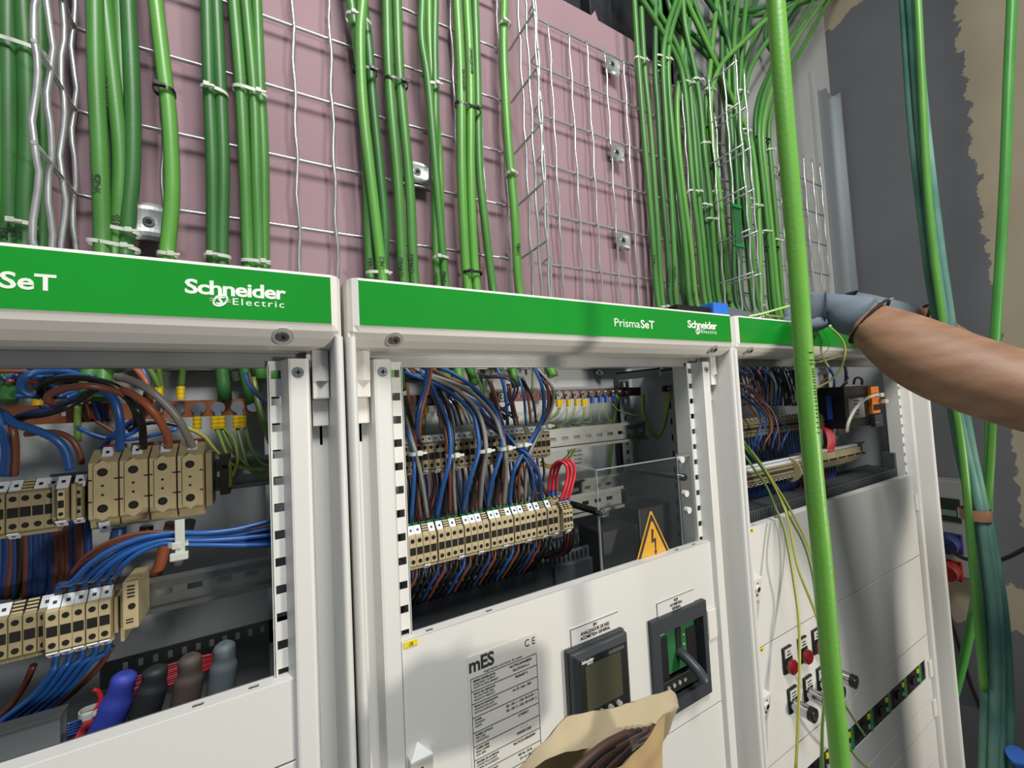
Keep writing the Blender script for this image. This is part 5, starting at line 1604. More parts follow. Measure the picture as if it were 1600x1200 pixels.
# name plates
for (x0, x1, z0, z1, lines, sz, lb) in ((.2622, .3435, 1.5618, 1.5842, ('0P1', 'ANALIZADOR DE RED', 'ACOMETIDA GENERAL'), .0058, 'clear name plate reading ANALIZADOR DE RED above the meter'),
                                        (.4188, .5010, 1.5535, 1.5735, ('0QP', 'ACOMETIDA', 'GENERAL'), .0054, 'clear name plate reading ACOMETIDA GENERAL above the breaker')):
    mb = MB().box(x0, x1, .0366, .0375, z0, z1)
    e = .0005
    mb.box(x0, x1, .0360, .0366, z1 - e, z1, 1).box(x0, x0 + e, .0360, .0366, z0, z1, 1)
    o = mb.build('name_plate', [mat('pale name plate', 'DADBD8', .35), BLACKP], at=((x0 + x1) / 2, .0366, z0))
    tag(o, lb, 'name plate', 'name plates on the middle panel')
    for k, s in enumerate(lines):
        text('plate_lettering', s, sz, ((x0 + x1) / 2, .0364, z1 - .0068 - .0057 * k), BLACKP, o, 'CENTER', .85, .012)
# supplier sheet
sx0_, sx1_, sz0, sz1 = .1200, .2118, 1.4050, 1.5970
o = MB().box(sx0_, sx1_, .0370, .0375, sz0, sz1).build('data_sheet_label', mat('silver label', 'D5D5CF', .35), at=(.166, .037, sz0))
tag(o, 'silver data label headed MES on the middle panel', 'label')
text('maker_lettering', 'mES', .0205, (.1215, .0370, 1.5800), mat('grey print', '35373A', .5), o, 'LEFT', .93, .03, .95)
text('sub_lettering', 'engineered solutions by sette', .0042, (.1900, .0370, 1.5745), BLACKP, o, 'RIGHT', .9, 0, 1.1)
text('ce_mark', 'C E', .0115, (.2095, .0370, 1.5845), BLACKP, o, 'RIGHT', .9, 0)
mb = MB()
fx0, fx1 = .1232, .2102
rows = [1.5725, 1.5590, 1.5455, 1.5310, 1.5150, 1.5005, 1.4860, 1.4715, 1.4575, 1.4430, 1.4290, 1.4150]
for z in rows: mb.box(fx0, fx1, .0366, .0371, z - .0002, z + .0002)
mb.box(fx0, fx0 + .0005, .0365, .0371, rows[-1], rows[0]).box(fx1 - .0005, fx1, .0365, .0371, rows[-1], rows[0])
mb.build('ruled_frame', BLACKP, o)
tabs = (('EMPRESA ENSAMBLADORA', 'DEVELOPMENT COMPANY', 'SOCIETE DE DEVELOPPEMENT', 'MULTIPLE ENGINEERED', 'SOLUTIONS S.L.U'), ('MARCA DEL FABRICANTE', 'MANUFACTURER MARK', 'MARQUE DU FABRICANT', 'PRISMASET G', ''),
        ('FECHA DE CONSTRUCCION', 'CONSTRUCTION DATE', 'DATE DE CONSTRUCTION', 'nov. 23 - mayo - 2023', ''), ('NORMA', 'STANDARD', 'NORME', 'IEC - 439 / 1 - UNE - EN 61439 - 1', 'IEC - 439 / 2 - UNE - EN 61439 - 2'),
        ('NUMERO ARTICULO', 'ITEM CODE', 'CODE ARTICLE', '2173049017', ''), ('NUMERO SERIE', 'SERIAL NUMBER', 'NUM. SERIE', '1   -   1', '0000/00/01/2023'), ('ESQUEMA DE ACOMETIDA', 'CONNECTION SCHEME', 'SCHEMA DE CONNEXION', 'MULTICON-0026220907', ''),
        ('FRECUENCIA ASIGNADA', 'RATED FREQUENCY', 'FREQUENCE NOMINALE', '400 Vac - 50 Hz', '3F + N + PE'), ('INTENSIDAD ASIGNADA', 'RATED CURRENT', 'COURANT ASSIGNE', '250  Amp.', ''), ('GRADO PROTECCION', 'PROTECTION DEGREE', 'DEGRE DE PROTECTION', 'IP   30', ''), ('POTENCIA', 'POWER', 'PUISSANCE', '173 - kVA', ''))
for k, rw in enumerate(tabs):
    z = rows[k]
    for q in range(3):
        text('row_lettering', rw[q], .0029, (fx0 + .003, .0370, z - .0042 - .0034 * q), BLACKP, o, 'LEFT', .80, .02 if q == 0 else 0)
    text('value_lettering', rw[3], .0036, (fx1 - .003 if len(rw[3]) > 24 else .1880, .0370, z - .0050), BLACKP, o, 'RIGHT' if len(rw[3]) > 24 else 'CENTER', .80, .02)
    if rw[4]: text('value_lettering', rw[4], .0036, (fx1 - .003 if len(rw[4]) > 24 else .1880, .0370, z - .0100), BLACKP, o, 'RIGHT' if len(rw[4]) > 24 else 'CENTER', .80, .02)


def yellow_tag(x0, x1, z0, z1, s, label):
    o = MB().box(x0, x1, .0366, .0376, z0, z1, ch=.0003).build('yellow_tag', YELT, at=((x0 + x1) / 2, .037, z0))
    tag(o, label, 'tag', 'yellow number tags on the panels')
    text('tag_number', s, (z1 - z0) * .75, ((x0 + x1) / 2, .0364, z0 + (z1 - z0) * .25), BLACKP, o, 'CENTER', .9, .02)


yellow_tag(.0512, .0660, 1.6292, 1.6350, '.12', 'yellow number tag at the top left corner of the middle panel')
yellow_tag(.6580, .6700, 1.6286, 1.6345, '05', 'yellow number tag at the top left corner of the right cabinet panel')
yellow_tag(.6590, .6740, 1.4245, 1.4300, '05', 'yellow number tag on the second panel of the right cabinet')


def lock_cap(x, ztop, label, w=.024, h=.052):
    t = thing('panel_lock', (x, .0376, ztop - h), label, 'panel lock', 'white quarter turn locks on the panels')
    mb = MB()
    # body leaning out towards the top with a pointed hood
    pr = [(.0372, ztop - h), (.0330, ztop - h + .002), (.0265, ztop - .012), (.0265, ztop - .010), (.0372, ztop - .010)]
    mb.prism(pr, x - w / 2, x + w / 2)
    mb.build('body', WHITE_S, t)
    mb = MB().add([(x - w / 2, .0268, ztop - .010), (x + w / 2, .0268, ztop - .010), (x + w / 2, .0372, ztop - .010), (x - w / 2, .0372, ztop - .010), (x - w * .05, .0372, ztop + .000)],
                  [(0, 1, 4), (1, 2, 4), (2, 3, 4), (3, 0, 4), (3, 2, 1, 0)])
    mb.build('hood', mat('blue white plastic', 'CBD0D0', .4), t)
    zc_ = ztop - h * .55
    MB().cyl((x, .0272, zc_), .0060, .003, (0, 1, .12), 22).build('lock_ring', WHITE_S, t)
    MB().cyl((x, .0262, zc_), .0046, .003, (0, 1, .12), 20).build('lock_barrel', STEEL, t)
    MB().box(x - .0030, x + .0030, .0254, .0266, zc_ - .0009, zc_ + .0009).build('lock_slot', HOLE, t)
    for s in (-1, 1):
        MB().box(x - .0012, x + .0012, .0283 + s * -.0012, .0295 + s * -.0012, zc_ + s * .0105 - .0015, zc_ + s * .0105 + .0015).build('lock_mark', BLACKP, t)


lock_cap(.0628, 1.5330, 'white quarter turn lock at the left side of the middle panel', .023, .056)
lock_cap(.6560, 1.5640, 'upper white quarter turn lock with dark barrel on the right cabinet')
lock_cap(.6560, 1.3700, 'lower white quarter turn lock with pale barrel on the right cabinet')
for z0, z1, lb, x0, x1 in ((1.488, 1.533, 'flat white hinge cover right of the breaker', .5275, .5480), (1.545, 1.585, 'flat white hinge cover at the top right of the right cabinet', 1.3840, 1.4040), (1.128, 1.168, 'white hinge cap beside the breaker window', 1.3720, 1.3900), (1.030, 1.070, 'white hinge cap under the breaker window', 1.3760, 1.3940)):
    o = MB().box(x0, x1, .0335, .0372, z0, z1, ch=.001).build('hinge_cover', WHITE_S, at=((x0 + x1) / 2, .036, z0)); tag(o, lb, 'cover', 'hinge covers on the panels')

# ------------------------------------------------------------------ devices on the right cabinet
for k, (x, lb) in enumerate(((.7420, 'red pilot lamp at the left of its row of three'), (.7950, 'red pilot lamp in the middle of its row of three'), (.8460, 'red pilot lamp partly behind the thick green cable'))):
    t = thing('pilot_lamp', (x, .0376, 1.386), lb, 'pilot lamp', 'red pilot lamps in a row')
    MB().box(x - .0145, x + .0145, .0335, .0376, 1.3630, 1.4090, ch=.003).build('back_plate', DARKP, t)
    pl = MB().box(x - .0115, x + .0115, .0325, .0336, 1.3920, 1.4065).build('legend_plate', mat('legend white', 'C9CBC8', .5), t)
    text('legend_lettering', 'FALTA', .0040, (x, .0324, 1.4005), BLACKP, pl, 'CENTER', .9, .01)
    text('legend_lettering', 'TENSION', .0040, (x, .0324, 1.3950), BLACKP, pl, 'CENTER', .8, .01)
    MB().cyl((x, .0300, 1.3770), .0136, .005, 'Y', 28).build('collar', DARKP, t)
    mb = MB().cyl((x, .0250, 1.3770), .0128, .006, 'Y', 28).cyl((x, .0225, 1.3770), .0100, .0025, 'Y', 28, r2=.0128)
    mb.build('lens', REDLENS, t)
for k, (x, lb) in enumerate(((.7490, 'chrome key switch at the left of the row'), (.8030, 'second chrome key switch from the left'), (.8520, 'third chrome key switch behind the thick green cable'), (.9050, 'fourth chrome key switch right of the thick green cable'))):
    z = 1.3050
    t = thing('key_switch', (x, .0376, z), lb, 'key switch', 'chrome key switches in a row')
    MB().box(x - .0145, x + .0145, .0335, .0376, z - .0130, z + .0300, ch=.003).build('back_plate', DARKP, t)
    pl = MB().box(x - .0115, x + .0115, .0325, .0336, z + .0130, z + .0270).build('legend_plate', mat('legend white', 'C9CBC8'), t)
    text('legend_lettering', 'ALUMBRADO', .0034, (x, .0324, z + .0210), BLACKP, pl, 'CENTER', .75, .01)
    text('legend_lettering', 'MAN 0 AUT', .0034, (x, .0324, z + .0155), BLACKP, pl, 'CENTER', .75, .01)
    MB().cyl((x, .0060, z), .0116, .030, 'Y', 28).build('barrel', CHROME, t)
    MB().cyl((x, .0000, z), .0120, .008, 'Y', 28).build('black_ring', DARKP, t)
    MB().cyl((x, -.0008, z), .0078, .002, 'Y', 24).box(x - .0009, x + .0009, -.0014, -.0007, z - .0045, z + .0045, 1).build('key_face', [CHROME, HOLE], t)
# row of small breakers in the window
xs_b = [.715 + .0905 * k for k in range(7)]
for k, x in enumerate(xs_b):
    t = thing('modular_breaker', (x + .043, .046, 1.154), ('black modular breaker, %s from the right in the window' % ('seventh', 'sixth', 'fifth', 'fourth', 'third', 'second', 'first')[k]), 'circuit breaker', 'modular breakers in the window')
    MB().box(x + .001, x + .0885, .0400, .0700, 1.128, 1.181, ch=.001).build('body', DARKP, t)
    MB().box(x + .058, x + .070, .0378, .0402, 1.131, 1.177, ch=.0006).build('green_stripe', mat('breaker green', '1F8A4A', .4), t)
    MB().box(x + .048, x + .057, .0378, .0402, 1.160, 1.169).build('yellow_tag', YELT, t)
    MB().box(x + .014, x + .034, .0360, .0402, 1.145, 1.160, ch=.001).build('toggle', mat('soft black', '1B1D1F'), t)
    MB().box(x + .049, x + .056, .0380, .0402, 1.140, 1.147).build('test_button', GREYW, t)

# ------------------------------------------------------------------ inside the right cabinet
YU3, YL3 = .150, .085
za = P(1240, 662, YU3).z
xa3 = [.70 + .0056 * k for k in range(int((P(1262, 650, YU3).x - .70) / .0056))]
terminal_row('rear row of khaki terminals in the right cabinet under the dark wires', xa3, YU3, za, BLK5D, YU3 + .04, tags=(0, 0, 1), rail=(.66, 1.40))
xb3 = [P(1280, 655, .125).x + .0056 * k for k in range(7)]
terminal_row('short lit group of terminals right of the thick cable in the right cabinet', xb3, .115, za + .000, BLK5, .16, tags=(1, 0))
p0 = P(1166, 728, YL3); p1 = P(1262, 722, YL3)
zl3 = P(1215, 738, YL3).z
x_ = p0.x; xl3 = []
while x_ < P(1262, 722, YL3).x:
    xl3.append(x_); x_ += .0056
terminal_row('front row of slim terminals with white tags in the right cabinet', xl3, YL3, zl3, BLK5, YL3 + .045, tags=(1,), rail=(.66, 1.36), bottom_tags=tuple(range(0, 60, 3)))
xe = xl3[-1] + .006
t = thing('terminal_strip', (xe + .05, YL3, zl3), 'rounded ribbed terminals with long white labels right of the thick cable', 'terminal strip', 'terminal strips in the cabinets')
xr1 = P(1345, 712, YL3).x
n_ = 6; w_ = (xr1 - xe) / n_
for k in range(n_):
    xk = xe + w_ * k
    pr = [(YL3 + .040, zl3 + .020), (YL3 + .014, zl3 + .024), (YL3 + .002, zl3 + .016), (YL3 - .004, zl3), (YL3 + .002, zl3 - .014), (YL3 + .016, zl3 - .022), (YL3 + .040, zl3 - .018)]
    b = MB().prism(pr, xk + .0006, xk + w_ - .0006).build('terminal_block', TAN, t)
    MB().box(xk + .004, xk + w_ - .004, YL3 + .0035, YL3 + .012, zl3 + .0195, zl3 + .0240).build('marker_tag', TAGW, b)
    MB().box(xk + .004, xk + w_ - .004, YL3 - .0046, YL3 - .0030, zl3 + .001, zl3 + .004).build('slot', HOLE, b)
# big round end brackets
for px in (1247, 1268):
    e = P(px, 730, YL3 - .008)
    o = MB().cyl((e.x - .002, YL3 + .012, zl3 - .004), .026, .005, 'X', 24).build('end_bracket', TAN, at=(e.x, YL3, zl3)); tag(o, 'rounded beige end bracket between the strips of the right cabinet, ' + ('left one' if px < 1260 else 'right one behind the cable'), 'bracket', 'rounded end brackets')
g3 = 'wires in the right cabinet'


def C3(a, b): return (1140 + a / 8.57, 550 + b / 8.57)


front3 = [([(60, 560), (240, 650), (370, 760), (420, 900), (400, 1040), (340, 1200), (300, 1330)], W_BLUE), ([(100, 420), (260, 480), (400, 640), (560, 780), (640, 1010), (660, 1200), (640, 1330)], W_BROWN),
          ([(80, 500), (220, 620), (380, 740), (500, 900), (460, 1050), (390, 1200), (360, 1330)], W_BLUE), ([(90, 400), (300, 490), (430, 640), (560, 900), (560, 1060), (480, 1200), (440, 1330)], W_BROWN),
          ([(120, 430), (320, 560), (480, 680), (590, 840), (640, 1000), (600, 1150), (560, 1300)], W_BLUE), ([(540, 760), (620, 900), (760, 1000), (780, 1060), (720, 1180), (680, 1300)], W_BLUE),
          ([(100, 470), (280, 600), (440, 760), (540, 900), (540, 1050), (520, 1250)], W_BROWN), ([(70, 600), (220, 680), (330, 800), (360, 860)], ORB)]
for k, (seq, c) in enumerate(front3):
    n = len(seq)
    wire([(*C3(*q), .150 - .045 * i / (n - 1) - .03 * math.sin(math.pi * i / (n - 1))) for i, q in enumerate(seq)], .0022, c, ('blue' if c is W_BLUE else 'brown') + ' wire of the bunch curving to the front strip of the right cabinet', 'bunch curving to the front strip of the right cabinet')
for k in range(54):
    x0 = random.uniform(0, 820); c = random.choice((W_BLUED, W_BLACK, W_BLACK, W_BROWN if k % 3 == 0 else W_BLACK, W_BLUED, W_GRN if k % 5 == 0 else W_BLACK))
    x1 = x0 + random.uniform(60, 260); x2 = x1 + random.uniform(-60, 80)
    wire([(*C3(x0, 150 + random.uniform(0, 90)), .17), (*C3((x0 + x1) / 2, 230 + random.uniform(-60, 60)), .14 + random.uniform(-.02, .02)), (*C3(x1, 370 + random.uniform(-60, 60)), .15), (*C3(x2, 560), .16), (*C3(x2 + random.uniform(-20, 20), 720), .165)], .0021, c,
         'dark wire of the dense tangle at the top of the right cabinet', 'dense tangle in the right cabinet', stuff=True)
for k in range(40):
    x = .705 + .0125 * k
    wire([Vector((x, YU3 + .02, za - .018)), Vector((x + .001, YU3 + .018, za - .05)), Vector((x + random.uniform(-.006, .006), YU3 + .012, 1.70)), Vector((x, YU3 + .0, 1.62))], .0022, W_BLUED if k % 5 else W_BLUE, 'blue wire falling in a curtain under the rear row of the right cabinet', 'curtain of blue wires in the right cabinet', step=3, stuff=True)
for k, x in enumerate(xl3[::2]):
    wire([Vector((x, YL3 + .018, zl3 - .018)), Vector((x - .004, YL3 + .016, zl3 - .034)), Vector((x - .02, YL3 + .03, zl3 - .060)), Vector((x - .03, YL3 + .04, zl3 - .09))], .0020, W_BLUED, 'dark blue wire bending under the front strip of the right cabinet', 'blue wires under the front strip of the right cabinet', step=3, stuff=True)
for k in range(12):
    x = xe + .012 + .014 * k
    wire([Vector((x, YL3 + .018, zl3 - .018)), Vector((x - .006, YL3 + .02, zl3 - .045)), Vector((x - .03, YL3 + .03, zl3 - .080))], .0020, W_BLUED if k % 4 else DRED, 'dark wire under the ribbed terminals of the right cabinet', 'wires under the ribbed terminals', step=3)
for k in range(7):
    wire([(1283 + k * .6, 668, .112), (1290 + 1.6 * k, 674, .100), (1294 + 1.7 * k, 690, .092), (1292 + 1.4 * k, 706, .090), (1286 + 1.2 * k, 716, .092)], .0022, W_RED, 'red wire of the thick arched group in the right cabinet', 'red arched wires in the right cabinet')
for seq, c, r, lb in (([(1294, 573), (1303, 590), (1302, 610), (1294, 628), (1286, 634)], W_BLUE, .0030, 'blue wire right of the thick cable in the right cabinet'), ([(1322, 578), (1323, 595), (1312, 610), (1298, 622), (1288, 632)], W_BLUED, .0026, 'dark blue wire looping beside the black router'),
                      ([(1326, 590), (1314, 604), (1300, 616), (1290, 628)], W_BROWN, .0018, 'pinkish wire looping beside the black router'), ([(1300, 568), (1320, 572), (1322, 600)], W_BLACK, .0040, 'black wire above the router'), ([(1292, 590), (1280, 604), (1274, 616)], ORB, .0020, 'orange wire right of the thick cable')):
    wire([(a, b, .12) for a, b in seq], r, c, lb, g3)
o = STUFF.build('wire_tangle', STUFF_M)
tag(o, 'fine dark wires filling the backs of the cabinets behind the separate ones', 'wires', kind='stuff')
# devices on the rail
YD = .070
dx0, dx1 = P(1318, 603, YD).x, P(1364, 605, YD).x
dz1, dz0 = P(1340, 603, YD).z, P(1340, 668, YD).z
t = thing('router', ((dx0 + dx1) / 2, YD, dz0), 'black rail mounted router with an orange front strip in the right cabinet', 'router')
MB().box(dx0, dx1, YD, YD + .10, dz0, dz1, ch=.001).build('housing', DARKP, t)
lp = MB().box(P(1326, 640, YD).x, P(1350, 640, YD).x, YD - .0012, YD, P(1338, 653, YD).z, P(1338, 622, YD).z).build('rating_label', mat('grey label', '8C8F8D', .5), t)
for k in range(5):
    text('label_lettering', ('EASY NOTES', 'INDUSTRIAL', 'IN 24V DC', 'MAC 00-01', 'CE  IP20')[k], .0055, (P(1338, 640, YD).x, YD - .0013, P(1338, 627 + 5.2 * k, YD).z), BLACKP, lp, 'CENTER', .9)
ox0, ox1 = P(1356, 620, YD).x, P(1368, 620, YD).x
MB().box(ox0, ox1, YD - .008, YD, P(1362, 646, YD).z, P(1362, 604, YD).z, ch=.001).build('orange_strip', mat('orange plastic', 'D57A1A', .45), t)
MB().box(ox0 + .004, ox1 - .003, YD - .0088, YD - .0078, P(1362, 641, YD).z, P(1362, 632, YD).z).build('network_port', HOLE, t)
MB().box(ox0 + .002, ox1 + .003, YD - .010, YD, P(1362, 667, YD).z, P(1362, 648, YD).z, ch=.001).build('screw_plug', ANTHR, t)
for k in range(3): MB().cyl((ox0 + .008 + .006 * k, YD - .0104, P(1362, 660, YD).z), .0018, .001, 'Y', 10).build('plug_screw', GREYW, t)
wire([(1334, 600, YD + .02), (1336, 592, YD + .02), (1342, 590, YD + .02), (1347, 594, YD + .02), (1347, 601, YD + .02)], .0030, W_BLACK, 'small black cable loop on top of the router', g3)
e0 = P(1300, 612, YD + .03); e1 = P(1317, 612, YD + .03)
t = thing('power_supply', (e0.x, YD + .03, 1.75), 'black rail device with blue face left of the router', 'power supply')
MB().box(e0.x, e1.x + .012, YD + .028, YD + .10, P(1308, 672, YD).z, P(1308, 610, YD).z, ch=.001).build('housing', DARKP, t)
MB().box(P(1313, 640, YD).x, P(1317, 640, YD).x, YD + .022, YD + .028, P(1313, 656, YD).z, P(1313, 618, YD).z).build('blue_face', BLUEP, t)
q = P(1307, 618, YD + .02); MB().box(q.x - .004, q.x + .004, YD + .024, YD + .028, q.z - .004, q.z + .004).build('yellow_tag', YELT, t)
wire([(1323, 676, .050), (1326, 660, .045), (1336, 640, .042), (1350, 625, .045), (1364, 618, .052), (1374, 617, .058)], .0034, mat('cream cable', 'CFC8B8', .45), 'cream patch cable arching in front of the router', g3, seg=10)
for px, py, lb in ((1375, 617, 'upper'), (1382, 627, 'lower')):
    c = P(px, py, .055)
    o = MB().box(c.x - .012, c.x + .006, .048, .060, c.z - .005, c.z + .005, ch=.0015).build('cable_plug', mat('cream plug', 'C6BFAE', .45), at=c); tag(o, lb + ' pale network plug beside the orange strip', 'plug', 'network plugs')
# trunking in the right cabinet
tk = trunking(.66, 1.40, .064, .135, 1.600, 1.652, 'long grey trunking with open slots behind the panel top of the right cabinet')
mb = MB()
x = .67
while x < 1.39:
    mb.box(x, x + .0055, .070, .130, 1.6500, 1.6520); x += .0085
mb.build('slatted_top', DUCT, tk)
o = MB().box(1.365, 1.392, .064, .090, 1.65, 1.692, ch=.001).build('trunking_end', DUCT); tag(o, 'grey upright trunking stub at the right end inside the right cabinet', 'trunking')

# ------------------------------------------------------------------ things on top of the banners
t = thing('cable_stripper', (.60, .03, 2.0), 'blue, black and grey hand tool lying on the banner top', 'tool')
a = P(1054, 482, .030); b = P(1107, 488, .030); c = P(1130, 490, .030); d = P(1176, 497, .030)
MB().box(a.x, b.x, .024, .042, 2.0005, 2.0165, ch=.002).build('black_grip', DARKP, t)
MB().box(b.x, c.x, .020, .046, 2.0005, 2.0250, ch=.0015).build('blue_collar', BLUEB, t)
pr = [(c.x, 2.0005), (d.x, 2.0005), (d.x, 2.0130), (c.x + .03, 2.0200), (c.x, 2.0220)]
MB().prism(pr, .024, .042, 'Y').build('grey_handle', mat('slate plastic', '5A636B', .45), t)
c = P(1140, 472, .040)
MB().ball(c, .004).build('black_knob', DARKP, t)
PYG = mat('pale yellow green wire', 'B9D98A', .4)
gt = 'pale loose earth wire ends on the right banner'
for seq, lb in (([(1150, 498, .03), (1190, 490, .02), (1215, 483, .01), (1237, 477, .00)], 'pale stiff wire end pointing right over the banner joint'),
                ([(1195, 492, .03), (1235, 498, .01), (1250, 506, -.01), (1252, 508, -.012)], 'pale wire lying over the right banner edge'),
                ([(1245, 503, -.005), (1272, 505, -.010), (1300, 514, -.018), (1320, 540, -.025), (1316, 570, -.025), (1300, 592, -.02), (1276, 606, -.01), (1255, 615, .01), (1235, 622, .05)], 'pale wire hanging in a wide loop before the right banner'),
                ([(1240, 500, .00), (1268, 508, -.012), (1282, 530, -.018), (1283, 550, -.020), (1290, 566, -.022), (1295, 573, -.022)], 'pale wire end hanging inside the wide loop'),
                ([(1262, 569, .00), (1285, 564, -.012), (1313, 556, -.016)], 'short pale wire end pointing up right under the banner')):
    wire(seq, .0017, PYG if 'inside' in lb or 'stiff' in lb else None, lb, gt, stripe=not ('inside' in lb or 'stiff' in lb), seg=9)

# ------------------------------------------------------------------ loose wires in front of the right cabinet
gl3 = 'green and yellow wires hanging over the right panels'
for seq, lb in (([(1120, 640, .13), (1140, 668, .10), (1158, 702, .075), (1175, 728, .055), (1197, 759, .040), (1211, 792, .030), (1226, 830, .010), (1242, 920, -.012), (1249, 990, -.022), (1248, 1095, -.030), (1243, 1210, -.030)], 'earth wire hanging furthest left over the right panels'),
                ([(1124, 640, .13), (1155, 681, .075), (1182, 717, .055), (1204, 750, .040), (1222, 786, .026), (1233, 818, .010), (1247, 888, -.008), (1274, 958, -.022), (1286, 1010, -.035), (1291, 1060, -.040), (1285, 1130, -.038), (1283, 1210, -.036)], 'earth wire bending right at mid height of the right panels'),
                ([(1128, 640, .13), (1157, 684, .077), (1186, 720, .057), (1210, 756, .040), (1230, 788, .024), (1260, 846, .004), (1274, 895, -.010), (1281, 955, -.022), (1289, 1020, -.036), (1292, 1062, -.042), (1285, 1135, -.042), (1286, 1210, -.040)], 'earth wire just left of the thick green cable, upper part'),
                ([(1130, 645, .13), (1160, 694, .080), (1190, 730, .060), (1216, 772, .036), (1236, 812, .012), (1256, 850, .000), (1270, 900, -.010), (1277, 960, -.020), (1285, 1015, -.032)], 'short earth wire among the hanging ones'),
                ([(1296, 1050, -.02), (1310, 1085, -.02), (1324, 1108, -.015), (1345, 1140, .0), (1352, 1150, .01)], 'thin olive wire crossing to the breaker window'),
                ([(1300, 1120, -.02), (1322, 1160, -.02), (1340, 1186, -.015), (1362, 1205, -.01)], 'thin olive wire leaving right under the breaker window')):
    wire(seq, .0021, None, lb, gl3, stripe=True, seg=9)

def go_on(w, up, n=8, step=.1):
    """carry a hanging cable straight on beyond its first (up) or last point"""
    if up:
        d = (w[0] - w[1]).normalized()
        return [w[0] + d.lerp(Vector((0, 0, 1)), min(1, k / 3)) * (step * k) for k in range(n, 0, -1)] + w
    d = (w[-1] - w[-2]).normalized()
    return w + [w[-1] + d.lerp(Vector((0, 0, -1)), min(1, k / 3)) * (step * k) for k in range(1, n + 1)]


# the thick bright cable hanging in front of everything
YT = -.20
w = [P(1206, -60, YT), P(1212, 0, YT), P(1222, 130, YT), P(1236, 300, YT), P(1247, 430, YT), P(1259, 600, YT), P(1272, 750, YT), P(1285, 880, YT), P(1298, 1040, YT), P(1309, 1150, YT), P(1318, 1260, YT)]
w = go_on(go_on(w, True), False, 5)
path = smooth_path(w, 6)
thick = MB().tube(path, .0082, 20).build('hanging_cable', CG_B, at=path[0])
tag(thick, 'thick bright green cable hanging in front of the right cabinet', 'cable')
c = P(1266, 600, YT - .0084)
mb = MB()
zz = [551, 563, 569, 577, 581, 585, 589, 594, 598, 603, 607, 612, 616, 622, 627, 634, 640, 646, 652, 660, 668, 676]
for k, y in enumerate(zz):
    q = P(1265 + (y - 551) * .085, y, YT - .006)
    mb.box(q.x - (.0030 if k < 3 else .0020), q.x + .0012, YT - .0086, YT - .0050, q.z - .0004, q.z + .0004)
mk = mb.build('metre_marks', BLACKP, thick)
w = [PX(a, b, 1.5) for a, b in ((1582, -20), (1576, 120), (1570, 280), (1560, 450), (1549, 620), (1545, 740), (1538, 850), (1522, 950), (1508, 1020), (1494, 1075), (1478, 1130))]
w = go_on(w, True)
o = MB().tube(smooth_path(w, 6), .0095, 14).build('hanging_cable', mat('mid green cable jacket', '4E9C46', .42, vary=.2, vscale=9), at=w[0]); tag(o, 'single green cable hanging at the far right and curving behind the cabinet', 'cable')
XB = 1.0
gb = 'teal cables in the hanging bundle'
for k, (seq, m_, lb) in enumerate((([(1411, -20), (1424, 180), (1440, 330), (1454, 440), (1470, 530), (1497, 690), (1520, 800), (1536, 930), (1541, 1060), (1537, 1220)], TEAL, 'leftmost dusty teal cable of the hanging bundle'),
                                   ([(1421, -20), (1436, 180), (1455, 360), (1470, 470), (1487, 590), (1508, 700), (1530, 800), (1549, 930), (1556, 1060), (1552, 1220)], TEAL, 'second dusty teal cable of the hanging bundle'),
                                   ([(1428, -20), (1444, 180), (1466, 370), (1483, 490), (1500, 600), (1517, 700), (1537, 800), (1556, 940), (1562, 1060), (1561, 1220)], TEAL, 'third dusty teal cable of the hanging bundle'),
                                   ([(1414, -20), (1430, 200), (1450, 380), (1478, 520), (1508, 690), (1541, 805), (1566, 950), (1575, 1080), (1577, 1220)], TEAL, 'rightmost dusty teal cable of the hanging bundle'),
                                   ([(1433, -20), (1440, 120), (1447, 260), (1457, 380), (1468, 470), (1486, 590), (1503, 700), (1513, 800), (1521, 890), (1530, 990), (1538, 1080)], CG_L, 'light green cable of the hanging bundle'),
                                   ([(1552, 640), (1548, 720), (1542, 800), (1536, 860), (1520, 960)], CG_L, 'short light green cable joining the hanging bundle from the right'))):
    xk = XB + (.018, .010, .016, .030, -.004, .034)[k]
    w = [PX(a, b, xk) for a, b in seq]
    if seq[0][1] < 0: w = go_on(w, True)
    if seq[-1][1] > 1200: w = go_on(w, False, 5)
    o = MB().tube(smooth_path(w, 6), .0074 if m_ is TEAL else .0056, 12).build('hanging_cable', m_, at=w[0]); tag(o, lb, 'cable', gb if m_ is TEAL else None)
c = PX(1523, 803, XB + .014)
mb = MB()
ring = [Vector((c.x + .017 * math.cos(a), c.y + .020 * math.sin(a), c.z)) for a in [2 * math.pi * k / 24 for k in range(25)]]
vs = []; fs = []
for p_ in ring: vs += [p_ + Vector((0, 0, .009)), p_ - Vector((0, 0, .009))]
for k in range(24): fs.append((k * 2, k * 2 + 1, k * 2 + 3, k * 2 + 2))
mb.add(vs, fs, 0, True)
mb.add([v + (v - c) * .05 for v in vs], [f[::-1] for f in fs], 0, True)
o = mb.build('packing_tape', mat('brown packing tape', 'A8775A', .25, coat=.5, bump=.5, bscale=120), at=c); tag(o, 'brown packing tape wound round the hanging teal bundle', 'tape')
c = PX(1592, 1186, 1.02)
o = MB().tube([c + Vector((-.01, 0, .012)), c, c + Vector((.02, -.01, -.02)), c + Vector((.04, -.02, -.05))], .013, 14).build('cable_end_cap', BLUEB, at=c); tag(o, 'bright blue sleeve at the bottom right corner', 'sleeve')

